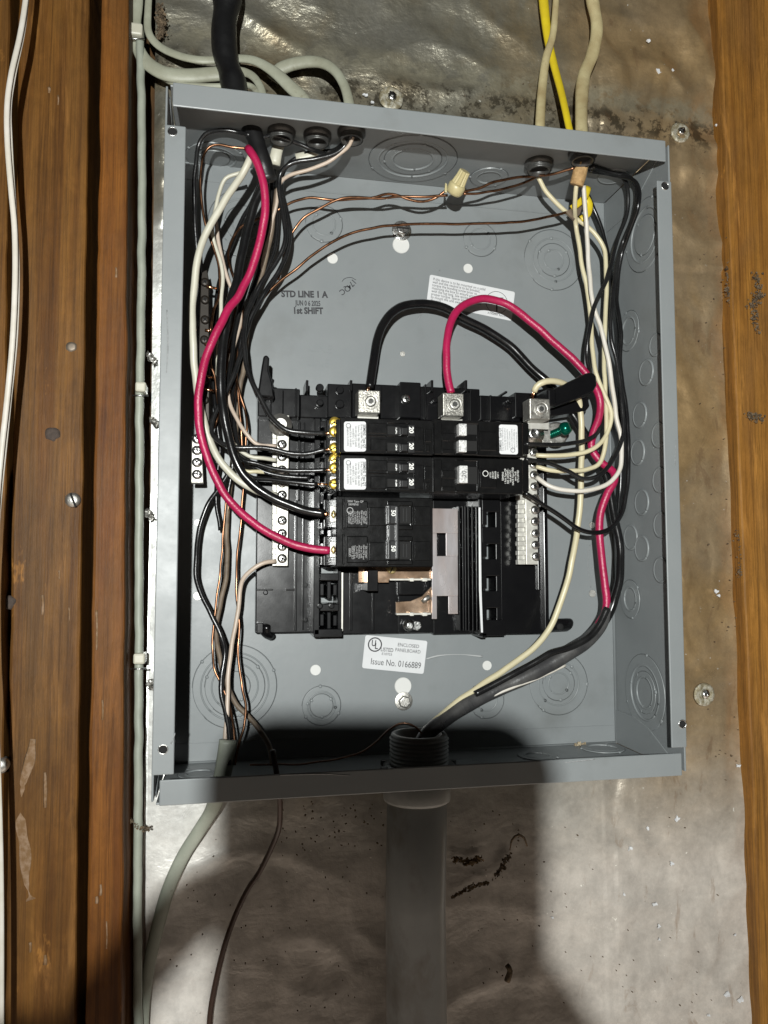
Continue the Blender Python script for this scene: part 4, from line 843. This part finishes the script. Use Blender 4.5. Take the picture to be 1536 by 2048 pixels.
# lower left cable end and outer cables
wire('grey flat cable leaving the lower left corner of box', [(456,1480,50),(452,1510,50),(446,1545,50),(436,1585,44),(424,1620,30),(396,1665,18),(366,1713,10),(338,1775,6),(319,1840,5),(300,1920,5),(288,2000,5),(284,2080,5)], 27, gcab2, 'cable', 'cable', flat=.55, radii=(1.25,1.25,1.2,1,1,1,1,1,.95,.9,.9,.9), n=16)
wire('thin brown wire hanging below the box, curving down left', [(545,1500,50),(557,1570,50),(560,1610,34),(558,1655,18),(543,1695,12),(520,1742,8),(496,1778,7),(471,1830,6),(449,1892,6),(431,1965,6),(420,2030,6),(418,2090,6)], 11, brn, 'cable', 'cable')
# outside, top left
wire('heavy black cable coming down from above into the box', [(452,-60,28),(454,0,28),(448,54,30),(450,105,32),(462,150,36),(480,205,44),(495,240,52),(509,272,56),(523,318,58),(536,362,56)], 46, bcab, 'cable', 'cable', radii=(1.15,1.2,1.15,1.15,1.1,1,.92,.88,.85,.82), fluct=.25, n=20)
wire('wide grey flat cable turning right from clip at upper left', [(272,-60,10),(275,0,10),(271,50,10),(273,86,11),(291,122,14),(327,146,18),(375,152,20),(430,148,20),(480,144,22),(508,155,28),(526,190,38),(530,250,46)], 30, gcab, 'cable', 'cable', flat=.5, radii=(.75,.75,.7,.8,.95,1,1,1,.6,.5,.5,.5), n=16)
wire('grey cable arching over and diving behind the flange', [(300,-40,8),(296,20,8),(297,64,10),(318,92,12),(357,111,18),(400,120,22),(445,119,22),(479,117,24),(511,122,28),(547,143,34),(579,172,40),(610,205,44),(625,260,46)], 23, gcab, 'cable', 'cable', flat=.5, radii=(.6,.6,.65,.7,.7,.7,.7,.75,.9,1.1,1.2,1.2,1.1), n=16)
wire('rightmost grey cable hooping down into the top of the box', [(545,160,10),(561,138,14),(601,125,20),(640,125,26),(668,140,32),(687,168,38),(698,206,44),(703,262,50)], 22, gcab, 'cable', 'cable', flat=.6, radii=(1.2,1.2,1.15,1,.9,.9,1,1), n=16)
wire('thin grey cable lying along the top edge of the box', [(320,150,12),(345,165,16),(393,172,22),(443,173,26),(500,172,30),(520,200,38)], 12, gcab, 'cable', 'cable')
wire('straight grey cable running full height beside the orange stud', [(279,60,14),(281,140,14),(284,300,14),(284,500,14),(281,700,14),(279,800,15),(279,900,14),(278,1100,14),(278,1300,14),(277,1500,14),(276,1700,14),(275,1900,14),(276,2100,14)], 17, gcab2, 'cable', 'cable', jit=3)
def clip(px, py, label, w_=24, h_=26):
    P = at(px, py, 20); t = thing('cable_clip', label, 'cable clip', P, 'plastic cable clips')
    mb = MB(); C = crom([at(px-w_/2, py, 10), at(px-w_/2+2, py-1, 19), at(px, py-1, 22), at(px+w_/2-2, py, 19), at(px+w_/2+2, py+1, 8)], .001)
    mb2 = MB().pb(px-w_/2, py-h_/2, px+w_/2, py+h_/2, 22, 8)
    obj('strap', mb2, wbone, t, bev=.0015); obj('nail', MB().tube([at(px-w_/2-6, py+h_*.9, 18), at(px+w_/2+4, py+h_*.9, 18)], .0007, n=6), steel, t); return t
clip(272, 56, 'white cable clip at the very top beside the studs', 26, 24)
clip(281, 773, 'pale cable clip with nail about mid height of the long cable', 22, 20)
clip(278, 1318, 'pale cable clip on the long cable below the middle', 24, 22)
# outside, top right
wire('yellow sheathed cable coming down to the top of the box', [(1083,-60,14),(1087,0,14),(1096,77,16),(1108,130,20),(1124,191,28),(1138,255,38),(1150,310,44)], 18, ycab, 'cable', 'cable', flat=.7, radii=(1.15,1.15,1,.9,.85,.8,.7))
wire('slim dirty cream cable crossing the yellow cable', [(1114,-60,20),(1112,0,20),(1106,68,22),(1092,118,24),(1084,180,28),(1080,250,38),(1079,322,44)], 18, ccab, 'cable', 'cable', flat=.7, radii=(.7,.75,.8,.95,1.05,1.1,1), n=14)
wire('thick dirty cream cable right of the yellow cable', [(1178,-60,14),(1185,0,14),(1194,55,16),(1185,108,18),(1168,152,22),(1163,205,30),(1163,258,40),(1165,312,46)], 26, ccab, 'cable', 'cable', flat=.7, n=16, fluct=.15)
# far left cable
wire('flat white twin cable weaving down the far left edge', [(56,-60,80),(51,0,80),(40,70,82),(22,150,84),(14,215,84),(15,290,84),(22,380,82),(29,460,80),(30,560,80),(25,680,80),(14,800,80),(3,900,82),(-6,1000,84),(-14,1150,84),(-14,1300,84),(-10,1400,84),(-2,1600,84),(2,1800,84),(2,2100,84)], 11, wwhite, 'cable', 'cable', flat=.6, n=14)

wire('second strand of the white cable, peeking out on its right side', [(60,-60,76),(55,0,76),(46,70,78),(29,150,80),(20,215,80),(22,290,80),(27,380,78),(33,460,76),(36,560,76),(32,680,76),(20,800,76),(10,900,78),(0,1000,80),(-12,1150,80)], 7, wwhite, 'cable', 'cable', flat=.7, n=12)
# conduit and connector
P = atz(838, 1532, -H2); P.y = -.050
cx = at(838, 1500, 50).x
t = thing('conduit_connector', 'black threaded conduit connector with locknut in the box floor', 'conduit fitting', (cx, -.05, -H2))
r0 = .0205
obj('collar', MB().lathe((cx,-.05,-H2), [(r0,0),(r0,.024),(r0*.96,.0255),(r0*.84,.0255),(r0*.82,.001)], 48, (0,0,1), cap=False), pvcd, t)
mb = MB()
for k in range(7): mb.lathe((cx,-.05,-H2+.004+.0028*k), [(r0,0),(r0*1.05,.0009),(r0*1.05,.0013),(r0,.0022)], 48, (0,0,1), cap=False)
obj('thread', mb, pvcd, t)
obj('opening', MB().lathe((cx,-.05,-H2+.001), [(r0*.82,0),(r0*.82,.0004)], 40, (0,0,1)), hole, t)
mb = MB(); mb.lathe((cx,-.05,-H2), [(r0*1.28,0),(r0*1.28,.003),(r0*1.22,.004),(r0*1.02,.004)], 40, (0,0,1))
for k in range(8):
    a = k*math.pi/4+.2; mb.lathe((cx+math.cos(a)*r0*1.32, -.05+math.sin(a)*r0*1.32, -H2), [(.003,0),(.003,.004)], 6, (0,0,1), smooth=False)
obj('locknut', mb, die, t, bev=.0004)
t = thing('conduit_pipe', 'grey plastic conduit pipe running down from under the box', 'pipe', (cx,-.05,-.75))
z0 = -H2-.002
obj('pipe_body', MB().lathe((0,0,0), [(.0001,0)]*1+[(.0212,0),(.0212,.001)], 48) if False else MB().tube([(cx-.0005,-.047,z0), (cx-.0005,-.040,-.33), (cx+.0008,-.038,-.45), (cx+.002,-.038,-.75)], .0218, n=48), pipe, t)
obj('pipe_socket', MB().lathe((cx-.001,-.047,z0), [(.0245,0),(.0245,.018),(.0238,.020),(.0220,.020)], 48, (0,0,-1)), pvcd, t)

# ------------------------------------------------------------------ foil fasteners, screws in wood, debris
crust = mat('crusted_plate', (.42,.40,.33), .55, .35, (.22,.19,.12), 260, lo=.4, hi=.55, bump=.8, bscale=400)
def fastener(px, py, r, label, h=-1):
    P = at(px, py, h); t = thing('insulation_fastener', label, 'fastener', P, 'plate fasteners in the foil board')
    mb = MB(); prof = [(r,0),(r*.95,.001),(r*.75,.0016),(r*.5,.0008),(r*.3,.0004),(r*.1,.0003)]
    mb.lathe(P, prof, 30)
    for v in mb.v:
        q = noise.noise(v*220)*.0009; v.y += q; v.x += q*.8
    obj('plate', mb, crust, t)
    mb = MB().lathe(P+V((.0006,-.0012,.0008)), [(r*.38,0),(r*.34,.0018),(r*.12,.0022)], 14)
    for v in mb.v: v += V((noise.noise(v*500), noise.noise(v*500+V((3,0,0))), noise.noise(v*500+V((7,0,0)))))*.0012
    obj('screw_head', mb, steel, t)
fastener(782, 197, .0105, 'round foil fastener above the top edge of the box')
fastener(1360, 266, .0095, 'pale round fastener right of the box upper corner')
fastener(1408, 1389, .0100, 'crumpled silver fastener right of the box lower corner')
def flakes(lst, m_, name, label, kind='stuff', h0=-1):
    mb = MB()
    for (px, py, r) in lst:
        P = at(px, py, h0); rr = r*pxm(P)*.8; n = 9; a0 = random.random()*6
        k = [random.uniform(.25, 1.2) for _ in range(n)]
        mb.poly([P+V((math.cos(a0+2*math.pi*i/n)*rr*k[i], -.0004-random.random()*.0008, math.sin(a0+2*math.pi*i/n)*rr*k[i]*random.uniform(.6,1.2))) for i in range(n)], (0,.0012,0))
    return tag(obj(name, mb, m_), label, 'debris', kind=kind)
rnd = random.Random(3)
sp = [(745,205,5),(730,190,7),(1320,140,10),(1345,140,6),(1296,82,5),(1433,1182,6),(1437,1190,5),(1470,1790+80,4),(1453,1990,9),(1482,1999,9),(1310,1808,7),(1248,1790,6),(1260,1696,7),(1295,1657,6),(1343,1727,6),(1354,1636,9),(1104,1835,4),(1318,1853,5),(1318,1878,4),(1476,1531,7),(1417,2030,5),(1222,1500,3),(345,280,4),(1432,250,4)]
flakes(sp, sticker, 'foil_tears', 'small bright tears and flecks scattered over the foil board')
dk = [(rnd.uniform(560,770), rnd.uniform(1600,1700), rnd.uniform(1,3.2)) for _ in range(55)]+[(rnd.uniform(900,1450), rnd.uniform(1620,2030), rnd.uniform(.8,2.4)) for _ in range(60)]+[(rnd.uniform(310,760), rnd.uniform(1640,2030), rnd.uniform(.8,2.4)) for _ in range(60)]+[(rnd.uniform(1390,1480), rnd.uniform(300,1600), rnd.uniform(1,2.8)) for _ in range(60)]+[(1037,1660+r_*7,2.5) for r_ in range(4)]+[(rnd.uniform(900,1250), rnd.gauss(190,15), rnd.uniform(.6,1.8)) for _ in range(25)]
flakes(dk, dirt, 'dirt_specks', 'dark dirt specks scattered over the foil board')
def clump(px, py, h, pts, label, m_=dirt, n=60, r=.0022, cat='debris', name='dirt_clump'):
    mb = MB(); rn = random.Random(int(px)); n = int(n*1.6)
    for _ in range(n):
        k = rn.randrange(len(pts)-1); t_ = rn.random(); a, b = pts[k], pts[k+1]
        x = a[0]+(b[0]-a[0])*t_+rn.gauss(0, 1)*a[2]*.6; y = a[1]+(b[1]-a[1])*t_+rn.gauss(0, 1)*a[2]*.45
        P = at(x, y, h+rn.uniform(-.3, 2.4)); q = r*rn.uniform(.2, .8)
        vs = [P+V((rn.uniform(-1,1), rn.uniform(-.6,.6), rn.uniform(-1,1))).normalized()*q for _ in range(6)]
        mb.add(vs, [(0,1,2),(0,2,3),(1,3,4),(2,4,5),(3,5,0),(1,4,5),(0,4,2)])
    return tag(obj(name, mb, m_, loc=at(px, py, h)), label, cat)
clump(318, 60, 8, [(318,10,8),(322,45,8),(322,75,6)], 'brown dirt nest hanging near upper left cables', n=150)
clump(1462, 560, 6, [(1460,450,5),(1462,520,9),(1458,570,12),(1468,610,8)], 'frayed dirt clump at the edge of right stud', n=190)
clump(1483, 1110, 6, [(1478,1060,5),(1488,1110,9),(1482,1150,9)], 'dusty fluff clump low on the edge of right stud', n=120, r=.0018)
clump(1500, 600, 11, [(1510,545,9),(1520,590,10),(1505,610,8),(1515,665,6)], 'black mould spots on the face of right stud', n=120, r=.0022)
clump(1505, 1048, 11, [(1500,832,9),(1520,835,7)], 'dark smudge of dirt on the upper half of right stud', n=60, r=.002)
clump(285, 1660, 16, [(262,1640,4),(275,1655,6),(300,1658,5)], 'bits of web and dirt on the long grey cable', n=50, r=.0015)
clump(930, 1725, 0, [(908,1720,6),(940,1725,7),(960,1718,3)], 'spindle shaped brown cocoon right of the conduit pipe', mat('cocoon', (.17,.11,.05), .9, 0, (.08,.05,.02), 300), n=110, name='insect_cocoon', cat='cocoon')
clump(950, 1775, 0, [(905,1795,2),(930,1780,5),(955,1770,3),(975,1765,3)], 'broken brown cocoon lower right of the pipe', mat('cocoon2', (.13,.085,.04), .9, 0, (.06,.04,.02), 300), n=90, name='insect_cocoon', cat='cocoon')
clump(1012, 1740, 0, [(985,1758,4),(1005,1735,5),(1020,1705,3)], 'dry insect remains beside the brown cocoons', n=60, name='insect_remains')
wire('curled dry root strand above the cocoons', [(1020,1700,2),(1024,1680,6),(1036,1670,8),(1048,1676,6),(1054,1692,2)], 4, dirt, 'dry_strand', 'debris', fluct=.6, n=6)
wire('small dark larva shaped crumb under the cocoons', [(1014,1930,1),(1020,1942,2),(1014,1962,1)], 11, dirt, 'dirt_crumb', 'debris', fluct=.7, n=7)
clump(1165, 1488, 3, [(1150,1489,4),(1172,1490,5)], 'crumb of pale plaster in the lower right inside box', dirtp, n=50, r=.0018)
# knots, screw and scars in the wood
def disc(px, py, r, h, m_, name, label, cat, dome=.0006):
    P = at(px, py, h); rr = r*pxm(P); mb = MB().lathe(P, [(rr,-.001),(rr*.95,dome*.6),(rr*.5,dome),(.0001,dome)], 22, cap=False)
    for v in mb.v: v += V((noise.noise(v*300), 0, noise.noise(v*300+V((9,0,0)))))*rr*.25
    return tag(obj(name, mb, m_, loc=P), label, cat)
knotm = mat('knot', (.06,.042,.032), .8, 0, (.035,.025,.02), 300, bump=.6)
disc(105, 868, 15, 40, knotm, 'wood_knot', 'dark round knot in the wide stud, upper of the two', 'knot')
disc(15, 1205, 15, 40, knotm, 'wood_knot', 'dark knot at the left edge of wide stud', 'knot')
disc(143, 694, 11, 40, mat('nail', (.16,.13,.10), .5, .5), 'nail_head', 'sunken nail head high on the wide stud', 'nail')
t = thing('wood_screw', 'bright slotted screw in the wide stud', 'screw', at(146,1000,42))
obj('screw_head', MB().lathe(at(146,1000,41), [(.0052,0),(.0050,.0022),(.003,.0034),(.0001,.0036)], 24, cap=False), tin, t)
P = at(146,1000,44.7); a = -1.2; u = V((math.cos(a),0,math.sin(a))); v = V((-math.sin(a),0,math.cos(a)))
obj('slot', MB().poly([P+u*.005+v*.0007, P-u*.005+v*.0007, P-u*.005-v*.0007, P+u*.005-v*.0007], (0,.001,0)), hole, t)
t = tag(obj('wood_screw', MB().lathe(at(2,1530,44), [(.005,-.004),(.0052,.002),(.003,.004),(.0001,.0045)], 24, cap=False), tin, loc=at(2,1530,44)), 'grey screw head at the left edge of photo', 'screw')
scar = mat('pale_scar', (.21,.135,.08), .8, 0, (.14,.075,.028), 220, lo=.40, hi=.58)
mb = MB(); mb.tube(crom([at(66,1478,39.95), at(60,1520,39.95), at(46,1570,39.95), at(41,1640,39.95), at(50,1700,39.95), at(52,1760,39.95), at(62,1800,39.95)], .003), .0034, .00012, n=8, flat=True, fluct=1.1)
tag(obj('pale_scrape', mb, scar, loc=at(50,1640,40)), 'long pale scraped streak low on the wide stud', 'scrape')
mb = MB()
for (x, y, l, h) in ((90,1580,70,40.1),(85,1210,40,40.1),(116,200,20,40.1),(98,180,12,40.1),(60,1895,20,40.1),(90,1920,20,40.1),(193,1800,14,40.1),(213,1870,55,40.1),(193,1260,80,40.1),(205,1420,40,40.1),(232,545,20,40.1),(118,1150,18,40.1),(138,1230,30,40.1),(201,1780,22,40.1)):
    mb.tube(crom([at(x,y-l/2,h), at(x+1,y,h), at(x,y+l/2,h)], .004), .0008, .0002, n=6, flat=True, radii=None, fluct=.9)
tag(obj('wood_scratches', mb, scar), 'short pale scratches and splinters on the left studs', 'scratches', kind='stuff')
# scraps of foil along the dark gap left of the box
for (x, y, l) in ((300,716,'foil scrap in the gap left of box, highest'), (307,842,'pale wood chip in gap left of the box'), (298,1030,'foil scrap in gap at mid height of the box'), (303,1370,'foil scrap in gap near the lowest clip')):
    clump(x, y, 4, [(x-4,y-8,4),(x+6,y+8,4)], l, tin, n=16, r=.0035, name='foil_scrap', cat='foil scrap')

# ------------------------------------------------------------------ photographer's phone and hands (behind the camera, they cast the shadow)
def cl(r, u, b): return CAM + RX*r + RZ*u - RY*b
ph = thing('phone', 'dark smartphone held upright in front of panel', 'phone', cl(-.003,-.16,.004))
r_ = .0145; pts = []
x0, x1, y0, y1 = -.047, .0372, -.162, .0085
for cxx, cyy, a0 in ((x1-r_, y1-r_, 0), (x0+r_, y1-r_, 90), (x0+r_, y0+r_, 180), (x1-r_, y0+r_, 270)):
    for k in range(7):
        a = math.radians(a0+15*k); pts.append(cl(cxx+r_*math.cos(a), cyy+r_*math.sin(a), .003))
obj('body', MB().poly(pts, -RY*.008), phonem, ph, bev=.001)
obj('screen', MB().poly([p-RY*.0082+(cl(-.003,-.08,.003)-p)*.04 for p in pts], -RY*.0003), glassm, ph)
who = thing('person', 'bare hands holding up a dark smartphone in front of panel', 'person', cl(0,-.2,.05))
def hand(pts_list, label):
    mb = MB()
    for pts, rr in pts_list:
        mb.tube(crom([cl(*p) for p in pts], .004), rr[0], n=14, radii=[rr[0]/rr[0]*(1+(rr[1]/rr[0]-1)*i/(max(1, len(crom([cl(*p) for p in pts], .004))-1))) for i in range(len(crom([cl(*p) for p in pts], .004)))])
    obj('hand', mb, skin, who)['label'] = label
def sh(px, py, b=.006):                 # point b behind the lens plane on the line from the headlamp to that spot of the wall
    S = at(px, py, 0); d = S-LAMP; t = (-b-(LAMP-CAM).dot(RY))/d.dot(RY); q = LAMP+d*t-CAM
    return (q.dot(RX), q.dot(RZ), b)
hand([([sh(560,1770,-.002), sh(440,1790,.004), sh(370,1830,.012), sh(285,1925,.018), sh(180,2060,.024)], (.0085,.0085)),
      ([sh(560,2110,-.002), sh(400,2230,.012), sh(230,2260,.022), sh(120,2230,.028)], (.009,.010)),
      ([sh(560,2330,-.002), sh(400,2380,.012), sh(230,2370,.022), sh(120,2300,.03)], (.009,.010)),
      ([sh(200,2090,.026), sh(100,2300,.035), sh(-40,2600,.06), sh(-200,2900,.10)], (.022,.034))], 'left hand holding the phone from the side')
hand([([sh(960,1930,-.002), sh(1040,1960,.008), sh(1110,2060,.014), sh(1180,2190,.02)], (.0085,.010)),
      ([sh(960,2140,-.002), sh(1060,2150,.008), sh(1130,2210,.014), sh(1210,2280,.02)], (.009,.010)),
      ([sh(960,2320,-.002), sh(1060,2320,.008), sh(1150,2350,.014), sh(1220,2400,.02)], (.009,.010)),
      ([sh(1190,2240,.022), sh(1260,2420,.035), sh(1360,2700,.06), sh(1480,3000,.10)], (.022,.032))], 'right hand steadying the phone')
